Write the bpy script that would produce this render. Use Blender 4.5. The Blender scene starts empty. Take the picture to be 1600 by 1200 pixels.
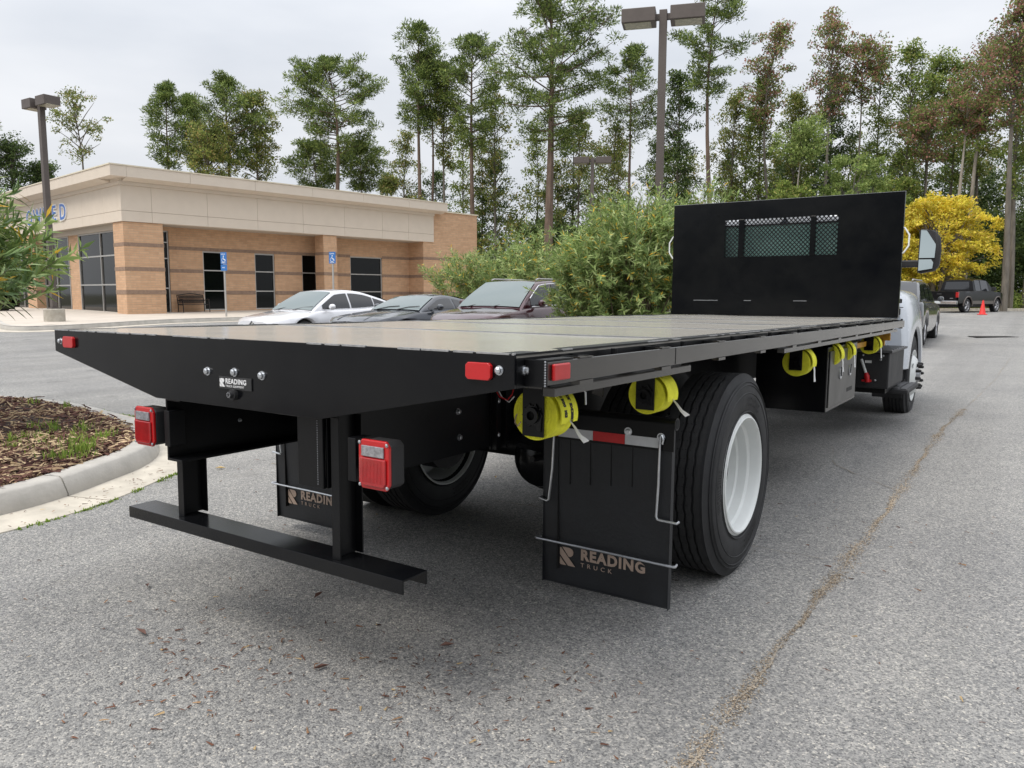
import bpy, bmesh, math, random
import numpy as np
from mathutils import Vector, Matrix
R = math.radians
S = bpy.context.scene
C = S.collection
rnd = random.Random(7)
rng = np.random.default_rng(7)

# ------------------------------------------------------------------ camera
YAW, PIT, ROL = 0.59040, 0.11509, 0.00278
cam_d = bpy.data.cameras.new('camera')
cam = bpy.data.objects.new('camera', cam_d); C.objects.link(cam)
fw = Vector((-math.sin(YAW)*math.cos(PIT), math.cos(YAW)*math.cos(PIT), -math.sin(PIT)))
rt = fw.cross(Vector((0, 0, 1))).normalized(); up = rt.cross(fw)
r2 = rt*math.cos(ROL)+up*math.sin(ROL); u2 = -rt*math.sin(ROL)+up*math.cos(ROL)
cam.matrix_world = Matrix(((r2.x, u2.x, -fw.x, 2.3677), (r2.y, u2.y, -fw.y, -1.7116), (r2.z, u2.z, -fw.z, 1.3716), (0, 0, 0, 1)))
cam_d.sensor_width = 36.0; cam_d.lens = 1212.4/1600*36.0
cam_d.clip_start = 0.05; cam_d.clip_end = 1500
S.camera = cam

# ------------------------------------------------------------------ sky and sun (overcast)
W = bpy.data.worlds.new('World'); S.world = W; W.use_nodes = True
wt = W.node_tree; wt.nodes.clear()
def wn(t): return wt.nodes.new(t)
sky = wn('ShaderNodeTexSky'); sky.sky_type = 'NISHITA'; sky.sun_disc = False
SUN_EL, SUN_ROT = R(55), R(200)
sky.sun_elevation = SUN_EL; sky.sun_rotation = SUN_ROT; sky.air_density = 1.0; sky.dust_density = 2.0
bg1 = wn('ShaderNodeBackground'); bg1.inputs['Strength'].default_value = 0.09
wt.links.new(sky.outputs[0], bg1.inputs['Color'])
tc = wn('ShaderNodeTexCoord'); mp = wn('ShaderNodeMapping'); mp.inputs['Scale'].default_value = (1.2, 1.2, 4.0)
wt.links.new(tc.outputs['Generated'], mp.inputs['Vector'])
nz = wn('ShaderNodeTexNoise'); nz.inputs['Scale'].default_value = 1.7; nz.inputs['Detail'].default_value = 5; nz.inputs['Roughness'].default_value = 0.5
wt.links.new(mp.outputs[0], nz.inputs['Vector'])
cr = wn('ShaderNodeValToRGB'); e = cr.color_ramp.elements
e[0].position = 0.30; e[0].color = (0.57, 0.60, 0.65, 1); e[1].position = 0.68; e[1].color = (0.79, 0.80, 0.825, 1)
wt.links.new(nz.outputs['Fac'], cr.inputs[0])
# CIE overcast sky: brighter towards the zenith
sep = wn('ShaderNodeSeparateXYZ'); wt.links.new(tc.outputs['Generated'], sep.inputs[0])
sq = wn('ShaderNodeMath'); sq.operation = 'MULTIPLY_ADD'; sq.inputs[1].default_value = 1.35; sq.inputs[2].default_value = 0.35
ma = wn('ShaderNodeMath'); ma.operation = 'MULTIPLY_ADD'; ma.inputs[2].default_value = 0.80
mx0 = wn('ShaderNodeMath'); mx0.operation = 'MAXIMUM'; mx0.inputs[1].default_value = 0.0
wt.links.new(sep.outputs['Z'], mx0.inputs[0]); wt.links.new(mx0.outputs[0], sq.inputs[0]); wt.links.new(mx0.outputs[0], ma.inputs[0]); wt.links.new(sq.outputs[0], ma.inputs[1])
bg2 = wn('ShaderNodeBackground')
wt.links.new(cr.outputs[0], bg2.inputs['Color']); wt.links.new(ma.outputs[0], bg2.inputs['Strength'])
mix = wn('ShaderNodeMixShader'); mix.inputs[0].default_value = 0.93
wt.links.new(bg1.outputs[0], mix.inputs[1]); wt.links.new(bg2.outputs[0], mix.inputs[2])
wo = wn('ShaderNodeOutputWorld'); wt.links.new(mix.outputs[0], wo.inputs[0])
sd = bpy.data.lights.new('sun', 'SUN'); sd.energy = 1.5; sd.angle = R(25); sd.color = (1.0, 0.94, 0.85)
sun = bpy.data.objects.new('sun', sd); C.objects.link(sun)
sdir = Vector((math.sin(SUN_ROT)*math.cos(SUN_EL), math.cos(SUN_ROT)*math.cos(SUN_EL), math.sin(SUN_EL)))
sun.rotation_euler = sdir.to_track_quat('Z', 'Y').to_euler(); sun.location = (0, 0, 40)
S.view_settings.view_transform = 'Standard'; S.view_settings.look = 'None'
S.view_settings.gamma = 1.0; S.view_settings.exposure = 0.40; S.view_settings.use_curve_mapping = False

# ------------------------------------------------------------------ materials
MATS = {}
def mat(name, col, rough=0.6, metal=0.0, var=0.0, vscale=6.0, bump=0.0, bscale=60.0, coat=0.0, col2=None, spec=0.5, emis=None, stretch=None):
    m = bpy.data.materials.new(name); m.use_nodes = True; nt = m.node_tree; b = nt.nodes['Principled BSDF']
    b.inputs['Base Color'].default_value = (*col, 1); b.inputs['Roughness'].default_value = rough
    b.inputs['Metallic'].default_value = metal; b.inputs['Specular IOR Level'].default_value = spec
    b.inputs['Coat Weight'].default_value = coat; b.inputs['Coat Roughness'].default_value = 0.08
    if var or col2 or bump:
        tcn = nt.nodes.new('ShaderNodeTexCoord'); src = tcn.outputs['Object']
        if stretch:
            mpn = nt.nodes.new('ShaderNodeMapping'); mpn.inputs['Scale'].default_value = stretch
            nt.links.new(src, mpn.inputs[0]); src = mpn.outputs[0]
    if var or col2:
        n = nt.nodes.new('ShaderNodeTexNoise'); n.inputs['Scale'].default_value = vscale; n.inputs['Detail'].default_value = 5; n.inputs['Roughness'].default_value = .65
        nt.links.new(src, n.inputs['Vector'])
        r = nt.nodes.new('ShaderNodeValToRGB'); c2 = col2 or tuple(c*(1-var) for c in col)
        r.color_ramp.elements[0].position = .33; r.color_ramp.elements[1].position = .67
        r.color_ramp.elements[0].color = (*c2, 1); r.color_ramp.elements[1].color = (*[min(1, c*(1+var*.5)) for c in col], 1)
        nt.links.new(n.outputs['Fac'], r.inputs[0]); nt.links.new(r.outputs[0], b.inputs['Base Color'])
        mr = nt.nodes.new('ShaderNodeMapRange'); mr.inputs['To Min'].default_value = min(1, rough*1.25); mr.inputs['To Max'].default_value = rough*.85
        nt.links.new(n.outputs['Fac'], mr.inputs[0]); nt.links.new(mr.outputs[0], b.inputs['Roughness'])
    if bump:
        n2 = nt.nodes.new('ShaderNodeTexNoise'); n2.inputs['Scale'].default_value = bscale; n2.inputs['Detail'].default_value = 3
        nt.links.new(src, n2.inputs['Vector'])
        bp = nt.nodes.new('ShaderNodeBump'); bp.inputs['Strength'].default_value = bump; bp.inputs['Distance'].default_value = .01
        nt.links.new(n2.outputs['Fac'], bp.inputs['Height']); nt.links.new(bp.outputs[0], b.inputs['Normal'])
    if emis:
        b.inputs['Emission Color'].default_value = (*emis[0], 1); b.inputs['Emission Strength'].default_value = emis[1]
    MATS[name] = m; return m

def leafmat(name, cols, trans=0.35, rough=0.55):
    """cols: list of (position, rgb); each leaf takes its own colour"""
    m = bpy.data.materials.new(name); m.use_nodes = True; nt = m.node_tree; nt.nodes.clear()
    g = nt.nodes.new('ShaderNodeNewGeometry'); r = nt.nodes.new('ShaderNodeValToRGB')
    el = r.color_ramp.elements
    while len(el) < len(cols): el.new(0.5)
    for e_, (p, c) in zip(el, cols): e_.position = p; e_.color = (*c, 1)
    nt.links.new(g.outputs['Random Per Island'], r.inputs[0])
    tcn = nt.nodes.new('ShaderNodeTexCoord'); n = nt.nodes.new('ShaderNodeTexNoise'); n.inputs['Scale'].default_value = .8
    nt.links.new(tcn.outputs['Object'], n.inputs['Vector'])
    hs = nt.nodes.new('ShaderNodeHueSaturation'); nt.links.new(r.outputs[0], hs.inputs['Color'])
    mr = nt.nodes.new('ShaderNodeMapRange'); mr.inputs['From Min'].default_value = .3; mr.inputs['From Max'].default_value = .7
    mr.inputs['To Min'].default_value = .7; mr.inputs['To Max'].default_value = 1.3
    nt.links.new(n.outputs['Fac'], mr.inputs[0]); nt.links.new(mr.outputs[0], hs.inputs['Value'])
    p = nt.nodes.new('ShaderNodeBsdfPrincipled'); p.inputs['Roughness'].default_value = rough; p.inputs['Specular IOR Level'].default_value = .18
    t = nt.nodes.new('ShaderNodeBsdfTranslucent'); mxn = nt.nodes.new('ShaderNodeMixShader'); mxn.inputs[0].default_value = trans
    nt.links.new(hs.outputs[0], p.inputs['Base Color']); nt.links.new(hs.outputs[0], t.inputs['Color'])
    o = nt.nodes.new('ShaderNodeOutputMaterial')
    nt.links.new(p.outputs[0], mxn.inputs[1]); nt.links.new(t.outputs[0], mxn.inputs[2]); nt.links.new(mxn.outputs[0], o.inputs[0])
    return m

def glassmat(name, col, rough=0.03, alpha=1.0):
    m = mat(name, col, rough, 0, spec=.35 if name.startswith('dark') else .9)
    b = m.node_tree.nodes['Principled BSDF']; b.inputs['IOR'].default_value = 1.45
    if alpha < 1: b.inputs['Alpha'].default_value = alpha
    return m

def asphaltmat():
    m = bpy.data.materials.new('asphalt'); m.use_nodes = True; nt = m.node_tree; b = nt.nodes['Principled BSDF']
    L = nt.links.new; N = nt.nodes.new
    tcn = N('ShaderNodeTexCoord')
    v = N('ShaderNodeTexVoronoi'); v.inputs['Scale'].default_value = 165; L(tcn.outputs['Object'], v.inputs['Vector'])
    sp = N('ShaderNodeSeparateColor'); L(v.outputs['Color'], sp.inputs[0])
    r = N('ShaderNodeValToRGB'); el = r.color_ramp.elements
    for _ in range(3): el.new(.5)
    for e_, (p, c) in zip(el, [(0, (.110, .111, .113)), (.3, (.200, .201, .201)), (.65, (.265, .265, .261)), (.94, (.34, .334, .32)), (1, (.50, .475, .43))]): e_.position = p; e_.color = (*c, 1)
    L(sp.outputs['Red'], r.inputs[0])
    v2 = N('ShaderNodeTexVoronoi'); v2.inputs['Scale'].default_value = 70; L(tcn.outputs['Object'], v2.inputs['Vector'])
    sp2 = N('ShaderNodeSeparateColor'); L(v2.outputs['Color'], sp2.inputs[0])
    r2_ = N('ShaderNodeValToRGB'); r2_.color_ramp.elements[0].color = (.80, .80, .81, 1); r2_.color_ramp.elements[1].color = (1.2, 1.18, 1.15, 1)
    L(sp2.outputs['Green'], r2_.inputs[0])
    mu = N('ShaderNodeMix'); mu.data_type = 'RGBA'; mu.blend_type = 'MULTIPLY'; mu.inputs[0].default_value = 1
    L(r.outputs[0], mu.inputs[6]); L(r2_.outputs[0], mu.inputs[7])
    # broad tonal patches, paler dust far off
    n = N('ShaderNodeTexNoise'); n.inputs['Scale'].default_value = .55; n.inputs['Detail'].default_value = 10; n.inputs['Roughness'].default_value = .72
    L(tcn.outputs['Object'], n.inputs['Vector'])
    r3 = N('ShaderNodeValToRGB'); r3.color_ramp.elements[0].position = .3; r3.color_ramp.elements[1].position = .72
    r3.color_ramp.elements[0].color = (.84, .84, .85, 1); r3.color_ramp.elements[1].color = (1.2, 1.19, 1.16, 1)
    L(n.outputs['Fac'], r3.inputs[0])
    mu2 = N('ShaderNodeMix'); mu2.data_type = 'RGBA'; mu2.blend_type = 'MULTIPLY'; mu2.inputs[0].default_value = 1
    L(mu.outputs[2], mu2.inputs[6]); L(r3.outputs[0], mu2.inputs[7])
    # dry dusty washes (sediment)
    mpn = N('ShaderNodeMapping'); mpn.inputs['Scale'].default_value = (.35, .12, 1); L(tcn.outputs['Object'], mpn.inputs[0])
    n3 = N('ShaderNodeTexNoise'); n3.inputs['Scale'].default_value = 1.0; n3.inputs['Detail'].default_value = 7; L(mpn.outputs[0], n3.inputs['Vector'])
    r4 = N('ShaderNodeValToRGB'); r4.color_ramp.elements[0].position = .55; r4.color_ramp.elements[1].position = .78
    r4.color_ramp.elements[0].color = (0, 0, 0, 1); r4.color_ramp.elements[1].color = (.45, .45, .45, 1)
    L(n3.outputs['Fac'], r4.inputs[0])
    mu3 = N('ShaderNodeMix'); mu3.data_type = 'RGBA'; mu3.inputs[7].default_value = (.42, .395, .35, 1)
    L(r4.outputs[0], mu3.inputs[0]); L(mu2.outputs[2], mu3.inputs[6]); L(mu3.outputs[2], b.inputs['Base Color'])
    # soft tyre-polished lanes running along the lot and old oil blots
    mp5 = N('ShaderNodeMapping'); mp5.inputs['Scale'].default_value = (1.5, .05, 1); L(tcn.outputs['Object'], mp5.inputs[0])
    n5 = N('ShaderNodeTexNoise'); n5.inputs['Scale'].default_value = 1.0; n5.inputs['Detail'].default_value = 3; L(mp5.outputs[0], n5.inputs['Vector'])
    r5 = N('ShaderNodeMapRange'); r5.inputs['From Min'].default_value = .35; r5.inputs['From Max'].default_value = .65; r5.inputs['To Min'].default_value = .90; r5.inputs['To Max'].default_value = 1.08; L(n5.outputs['Fac'], r5.inputs[0])
    n6 = N('ShaderNodeTexNoise'); n6.inputs['Scale'].default_value = 1.7; n6.inputs['Detail'].default_value = 2; L(tcn.outputs['Object'], n6.inputs['Vector'])
    r6 = N('ShaderNodeMapRange'); r6.inputs['From Min'].default_value = .66; r6.inputs['From Max'].default_value = .74; r6.inputs['To Min'].default_value = 1.0; r6.inputs['To Max'].default_value = .80; L(n6.outputs['Fac'], r6.inputs[0])
    m56 = N('ShaderNodeMath'); m56.operation = 'MULTIPLY'; L(r5.outputs[0], m56.inputs[0]); L(r6.outputs[0], m56.inputs[1])
    hs = N('ShaderNodeHueSaturation'); L(mu3.outputs[2], hs.inputs['Color']); L(m56.outputs[0], hs.inputs['Value']); L(hs.outputs[0], b.inputs['Base Color'])
    b.inputs['Roughness'].default_value = .88; b.inputs['Specular IOR Level'].default_value = .3
    bp = N('ShaderNodeBump'); bp.inputs['Strength'].default_value = .55; bp.inputs['Distance'].default_value = .006
    L(v.outputs['Distance'], bp.inputs['Height']); bp.invert = True; L(bp.outputs[0], b.inputs['Normal'])
    return m

def brickmat(name='brick_masonry'):
    m = bpy.data.materials.new(name); m.use_nodes = True; nt = m.node_tree; b = nt.nodes['Principled BSDF']
    L = nt.links.new; N = nt.nodes.new
    tcn = N('ShaderNodeTexCoord'); sx = N('ShaderNodeSeparateXYZ'); L(tcn.outputs['Object'], sx.inputs[0])
    ad = N('ShaderNodeMath'); ad.operation = 'ADD'; L(sx.outputs['X'], ad.inputs[0]); L(sx.outputs['Y'], ad.inputs[1])
    cb = N('ShaderNodeCombineXYZ'); L(ad.outputs[0], cb.inputs['X']); L(sx.outputs['Z'], cb.inputs['Y'])
    bt = N('ShaderNodeTexBrick'); L(cb.outputs[0], bt.inputs['Vector']); bt.inputs['Scale'].default_value = 1
    bt.inputs['Brick Width'].default_value = .40; bt.inputs['Row Height'].default_value = .10; bt.inputs['Mortar Size'].default_value = .009
    bt.inputs['Color1'].default_value = (.62, .39, .24, 1); bt.inputs['Color2'].default_value = (.53, .325, .195, 1); bt.inputs['Mortar'].default_value = (.50, .36, .24, 1)
    bt.inputs['Bias'].default_value = -.1
    n = N('ShaderNodeTexNoise'); n.inputs['Scale'].default_value = 5; n.inputs['Detail'].default_value = 6; L(tcn.outputs['Object'], n.inputs['Vector'])
    r = N('ShaderNodeValToRGB'); r.color_ramp.elements[0].position = .3; r.color_ramp.elements[1].position = .7
    r.color_ramp.elements[0].color = (.92, .92, .92, 1); r.color_ramp.elements[1].color = (1.06, 1.06, 1.06, 1); L(n.outputs['Fac'], r.inputs[0])
    mu = N('ShaderNodeMix'); mu.data_type = 'RGBA'; mu.blend_type = 'MULTIPLY'; mu.inputs[0].default_value = 1
    L(bt.outputs['Color'], mu.inputs[6]); L(r.outputs[0], mu.inputs[7]); L(mu.outputs[2], b.inputs['Base Color'])
    b.inputs['Roughness'].default_value = .9
    bp = N('ShaderNodeBump'); bp.inputs['Strength'].default_value = .7; bp.inputs['Distance'].default_value = .012; bp.invert = True
    L(bt.outputs['Fac'], bp.inputs['Height']); L(bp.outputs[0], b.inputs['Normal'])
    return m

black = mat('black_paint', (.0024, .0028, .0042), .17, 0, col2=(.0075, .0078, .0085), vscale=2.2, bump=.12, bscale=4, coat=.05, spec=.27)
black2 = mat('satin_black_steel', (.0035, .0038, .0048), .36, 0, var=.3, vscale=4, bump=.05, bscale=40, spec=.3)
deckm = mat('deck_steel', (.50, .475, .425), .16, 0, spec=.8, col2=(.42, .395, .35), vscale=1.3, bump=.05, bscale=3)  # dusty painted steel; pale tan base also carries the reflection at grazing angles
railm = mat('rail_steel', (.028, .025, .021), .24, .0, var=.3, vscale=3, bump=.06, bscale=4, coat=.6)
edgew = mat('worn_edge', (.50, .50, .50), .35, .8, var=.3, vscale=40)
zinc = mat('zinc', (.62, .64, .67), .3, .9, var=.15, vscale=30)
steelm = mat('bare_metal', (.42, .43, .45), .32, .9, var=.2, vscale=20)
rubber = mat('rubber', (.016, .0165, .0185), .62, 0, var=.25, vscale=8, bump=.1, bscale=120)
tread = mat('tread_rubber', (.030, .030, .031), .85, 0, var=.25, vscale=12, bump=.15, bscale=150)
flapm = mat('flap_rubber', (.012, .013, .0155), .50, 0, col2=(.020, .022, .026), vscale=4, bump=.12, bscale=70)
groove = mat('groove_rubber', (.006, .006, .006), .9)
white_rim = mat('white_rim', (.74, .76, .75), .35, 0, var=.05, vscale=6)
white_cab = mat('white_paint', (.66, .70, .76), .25, 0, var=.03, coat=.8)
redlens = mat('red_lens', (.40, .004, .007), .13, 0, var=.25, vscale=14, coat=1.0)
redlens.node_tree.nodes['Principled BSDF'].inputs['Emission Color'].default_value = (0, 0, 0, 1)
redplate = mat('red_marker', (.50, .008, .010), .3, 0, var=.08, vscale=20, coat=.5)
clearl = mat('clear_lens', (.26, .26, .28), .12, 0, var=.5, vscale=60, coat=1)
yellow = mat('yellow_webbing', (.86, .84, .04), .75, 0, var=.15, vscale=25, bump=.5, bscale=220)
yellowd = mat('yellow_webbing_edge', (.62, .60, .03), .8, 0, var=.35, vscale=60, bump=.6, bscale=300)
whitecl = mat('white_label_cloth', (.72, .72, .72), .7, 0, var=.08, vscale=30)
tapew = mat('silver_reflective_tape', (.60, .61, .64), .4, 0, var=.08, vscale=50)
taper = mat('red_reflective_tape', (.58, .018, .02), .4, 0, var=.08, vscale=50)
logo = mat('logo_print', (.40, .30, .24), .6)
logow = mat('logo_white', (.75, .75, .76), .5)
blackpr = mat('black_print', (.01, .01, .01), .6)
amber = mat('yellow_bracket', (.65, .33, .03), .5, 0, var=.2)
redpl = mat('red_plastic', (.55, .01, .015), .35)
darkgrey = mat('dark_plastic', (.022, .022, .024), .55, 0, var=.2)
treadgrey = mat('tread_plate', (.10, .10, .105), .45, .4, var=.3, vscale=20)
mirrorm = mat('mirror_face', (.42, .48, .48), .03, 1.0)
concrete = mat('concrete', (.47, .445, .405), .85, 0, var=.18, vscale=3, bump=.25, bscale=45)
gutterm = mat('gutter_concrete', (.52, .475, .40), .88, 0, var=.2, vscale=4, bump=.25, bscale=45)
walkm = mat('sidewalk_concrete', (.55, .49, .42), .88, 0, var=.1, vscale=1.2, bump=.15, bscale=30)
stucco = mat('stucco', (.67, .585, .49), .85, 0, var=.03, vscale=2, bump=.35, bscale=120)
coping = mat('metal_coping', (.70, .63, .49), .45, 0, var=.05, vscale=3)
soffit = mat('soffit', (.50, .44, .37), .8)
brick = brickmat()
band = mat('dark_band_block', (.29, .20, .145), .92, 0, var=.2, vscale=7, bump=.5, bscale=50)
alum = mat('aluminium_frame', (.46, .45, .43), .4, .5, var=.05)
glass = glassmat('dark_window_glass', (.003, .004, .004), .06)
carglass = glassmat('car_glass', (.14, .175, .175), .03)
sideglass = glassmat('tinted_side_glass', (.02, .022, .026), .04)
cabglass = glassmat('green_cab_glass', (.26, .44, .40), .03)
polem = mat('bronze_pole', (.115, .095, .085), .5, .2, var=.1, vscale=3)
lensm = mat('lamp_lens', (.45, .42, .30), .25, 0, col2=(.22, .21, .15), vscale=14)
stonebase = mat('pole_base_concrete', (.50, .47, .41), .85, 0, col2=(.33, .30, .25), vscale=3, bump=.3, bscale=30)
rust = mat('rust_stain', (.50, .27, .09), .85, 0, var=.3, vscale=6)
bluesign = mat('blue_sign', (.03, .16, .46), .4)
whites = mat('white_sign_print', (.80, .80, .80), .5)
blueletter = mat('blue_letter', (.03, .13, .45), .4)
ironm = mat('bench_iron', (.03, .025, .024), .5, .3)
bark_p = mat('pine_bark', (.15, .105, .08), .95, 0, var=.4, vscale=2, bump=.5, bscale=8, stretch=(3, 3, .6))
bark_d = mat('grey_bark', (.17, .15, .125), .95, 0, var=.35, vscale=2, bump=.4, bscale=8, stretch=(3, 3, .6))
bark_w = mat('pale_bark', (.42, .38, .33), .9, 0, col2=(.20, .17, .14), vscale=1.5, bump=.3, bscale=8, stretch=(3, 3, .7))
stemm = mat('shrub_stem', (.16, .12, .085), .9, 0, var=.3)
soil = mat('mulch_soil', (.050, .030, .024), .95, 0, var=.5, vscale=14, bump=.8, bscale=40)
forestfl = mat('forest_floor', (.06, .065, .03), .95, 0, col2=(.10, .085, .045), vscale=.6, bump=.5, bscale=4)
grassv = mat('verge_grass', (.20, .22, .055), .95, 0, col2=(.26, .22, .09), vscale=.8, bump=.5, bscale=20)
asphalt = asphaltmat()
crackm = mat('crack_sediment', (.37, .31, .235), .95, 0, col2=(.19, .18, .165), vscale=55, bump=.6, bscale=160)
orange = mat('cone_orange', (.72, .035, .03), .5)
grate_m = mat('grate_iron', (.03, .028, .026), .7, .3)
carwhite = mat('pearl_paint', (.78, .78, .81), .22, .15, coat=1)
cargrey = mat('dark_grey_paint', (.055, .060, .072), .22, .5, coat=1)
carhood = mat('silver_grey_paint', (.30, .31, .34), .22, .4, coat=1)
carmaroon = mat('maroon_paint', (.055, .014, .020), .18, .3, coat=1)
carblack = mat('car_black_paint', (.003, .003, .004), .28, 0, coat=.1, spec=.25)
carsuvgrey = mat('suv_grey_paint', (.10, .105, .115), .25, .5, coat=1)
tan2 = mat('trim_tan_paint', (.16, .14, .13), .4, .3)
chrome = mat('chrome', (.75, .75, .77), .12, 1)
alloy = mat('alloy', (.5, .5, .52), .3, .8)
plate_m = mat('licence_plate', (.55, .58, .60), .5)

PINE = leafmat('pine_needles', [(0, (.055, .085, .030)), (.35, (.115, .168, .048)), (.7, (.20, .265, .075)), (1, (.34, .40, .12))], .3)
LEAFG = leafmat('green_leaves', [(0, (.10, .145, .040)), (.5, (.22, .30, .075)), (.85, (.34, .40, .10)), (1, (.42, .36, .14))], .4)
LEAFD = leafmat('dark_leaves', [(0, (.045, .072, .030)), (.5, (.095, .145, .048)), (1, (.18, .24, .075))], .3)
LEAFO = leafmat('olive_leaves', [(0, (.10, .13, .040)), (.5, (.21, .26, .070)), (.8, (.32, .34, .095)), (1, (.42, .30, .13))], .4)
LEAFR = leafmat('rust_leaves', [(0, (.20, .12, .095)), (.22, (.40, .19, .15)), (.40, (.50, .27, .21)), (.44, (.13, .18, .06)), (1, (.28, .35, .10))], .4)
LEAFY = leafmat('yellow_leaves', [(0, (.46, .42, .05)), (.4, (.80, .70, .09)), (.75, (.86, .72, .12)), (.9, (.85, .58, .14)), (1, (.60, .62, .12))], .4)
LEAFL = leafmat('light_green_leaves', [(0, (.13, .19, .06)), (.5, (.26, .35, .10)), (1, (.42, .48, .17))], .4)
OLE = leafmat('oleander_leaves', [(0, (.115, .175, .060)), (.4, (.24, .335, .105)), (.75, (.385, .48, .18)), (.95, (.53, .60, .29)), (.962, (.85, .55, .07)), (1, (.88, .55, .08))], .35, .4)
MULCH = leafmat('mulch_chips', [(0, (.050, .022, .020)), (.4, (.110, .052, .042)), (.60, (.17, .09, .065)), (.72, (.38, .27, .16)), (1, (.62, .48, .30))], .0, .9)
GRASS = leafmat('grass_blades', [(0, (0.115, 0.196, 0.034)), (0.6, (0.23, 0.345, 0.057)), (1, (0.38, 0.46, 0.103))], .4, .6)
LITTER = leafmat('dry_litter', [(0, (.07, .03, .022)), (.6, (.16, .075, .045)), (.85, (.22, .12, .07)), (1, (.45, .33, .17))], .0, .9)

# ------------------------------------------------------------------ mesh helpers
class MB:
    def __init__(s): s.v = []; s.f = []
    def add(s, vs, fs):
        o = len(s.v); s.v += [tuple(p) for p in vs]; s.f += [tuple(i+o for i in f) for f in fs]; return s
    def box(s, x0, x1, y0, y1, z0, z1):
        return s.add([(x0, y0, z0), (x1, y0, z0), (x1, y1, z0), (x0, y1, z0), (x0, y0, z1), (x1, y0, z1), (x1, y1, z1), (x0, y1, z1)],
                     [(0, 3, 2, 1), (4, 5, 6, 7), (0, 1, 5, 4), (1, 2, 6, 5), (2, 3, 7, 6), (3, 0, 4, 7)])
    def prism(s, pts, axis, a, b):
        """polygon pts in the two other axes (in order), extruded along axis from a to b"""
        n = len(pts)
        def P(p, t):
            if axis == 'x': return (t, p[0], p[1])
            if axis == 'y': return (p[0], t, p[1])
            return (p[0], p[1], t)
        vs = [P(p, a) for p in pts]+[P(p, b) for p in pts]
        fs = [tuple(range(n))[::-1], tuple(range(n, 2*n))]+[(i, (i+1) % n, (i+1) % n+n, i+n) for i in range(n)]
        return s.add(vs, fs)
    def tube(s, pts, r, n=8, caps=True):
        """tube along points; r number or list"""
        pts = [Vector(p) for p in pts]; rs = r if isinstance(r, (list, tuple)) else [r]*len(pts)
        vs = []; prev = None
        for i, p in enumerate(pts):
            d = (pts[min(i+1, len(pts)-1)]-pts[max(i-1, 0)]).normalized()
            ref = Vector((0, 0, 1)) if abs(d.z) < .9 else Vector((1, 0, 0))
            if prev is not None: ref = prev
            a = (ref - d*ref.dot(d)); a = a.normalized() if a.length > 1e-6 else d.orthogonal().normalized()
            prev = a; b = d.cross(a)
            for k in range(n):
                t = 2*math.pi*k/n; vs.append(p+(a*math.cos(t)+b*math.sin(t))*rs[i])
        fs = []
        for i in range(len(pts)-1):
            for k in range(n): fs.append((i*n+k, i*n+(k+1) % n, (i+1)*n+(k+1) % n, (i+1)*n+k))
        if caps: fs.append(tuple(range(n))[::-1]); fs.append(tuple((len(pts)-1)*n+k for k in range(n)))
        return s.add(vs, fs)
    def lathe(s, prof, c, axis='x', n=48, closed=False):
        """prof: (along-axis, radius) pairs round an axis through c"""
        vs = []
        for a, r in prof:
            for k in range(n):
                t = 2*math.pi*k/n; u, w = r*math.cos(t), r*math.sin(t)
                if axis == 'x': vs.append((c[0]+a, c[1]+u, c[2]+w))
                elif axis == 'y': vs.append((c[0]+u, c[1]+a, c[2]+w))
                else: vs.append((c[0]+u, c[1]+w, c[2]+a))
        fs = []; m = len(prof)
        for i in range(m if closed else m-1):
            j = (i+1) % m
            for k in range(n): fs.append((i*n+k, i*n+(k+1) % n, j*n+(k+1) % n, j*n+k))
        return s.add(vs, fs)
    def grid(s, fn, nu, nv):
        vs = [fn(i/nu, j/nv) for j in range(nv+1) for i in range(nu+1)]
        fs = [(j*(nu+1)+i, j*(nu+1)+i+1, (j+1)*(nu+1)+i+1, (j+1)*(nu+1)+i) for j in range(nv) for i in range(nu)]
        return s.add(vs, fs)
    def build(s, name, m, parent=None, loc=None, bevel=0, smooth=False, bseg=2, recalc=True):
        me = bpy.data.meshes.new(name); me.from_pydata(s.v, [], s.f); me.materials.append(m)
        if recalc:
            bm = bmesh.new(); bm.from_mesh(me); bmesh.ops.recalc_face_normals(bm, faces=bm.faces)
            if bevel:
                es = [e_ for e_ in bm.edges if len(e_.link_faces) == 2 and e_.calc_face_angle(0) > .5]
                try: bmesh.ops.bevel(bm, geom=es, offset=bevel, segments=bseg, affect='EDGES', profile=.5, clamp_overlap=True)
                except Exception: pass
            bm.to_mesh(me); bm.free()
        if smooth:
            me.polygons.foreach_set('use_smooth', [True]*len(me.polygons))
            try: me.set_sharp_from_angle(angle=R(38))
            except Exception: pass
        o = bpy.data.objects.new(name, me); C.objects.link(o)
        if parent is not None: o.parent = parent
        if loc is not None: o.location = loc
        return o
def tag(o, label=None, cat=None, group=None, kind=None):
    if label: o['label'] = label
    if cat: o['category'] = cat
    if group: o['group'] = group
    if kind: o['kind'] = kind
    return o
def thing(name, label, cat, loc=(0, 0, 0), rz=0, group=None):
    o = bpy.data.objects.new(name, None); C.objects.link(o); o.location = loc; o.rotation_euler = (0, 0, rz)
    o.empty_display_size = .2
    return tag(o, label, cat, group)
def copy_tree(o, parent=None):
    c = o.copy(); C.objects.link(c)
    if parent is not None: c.parent = parent
    for ch in [q for q in bpy.data.objects if q.parent == o]: copy_tree(ch, c)
    return c
def inst(name, me, parent, mw):
    o = bpy.data.objects.new(name, me); C.objects.link(o); o.parent = parent; o.matrix_local = mw; return o
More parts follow.
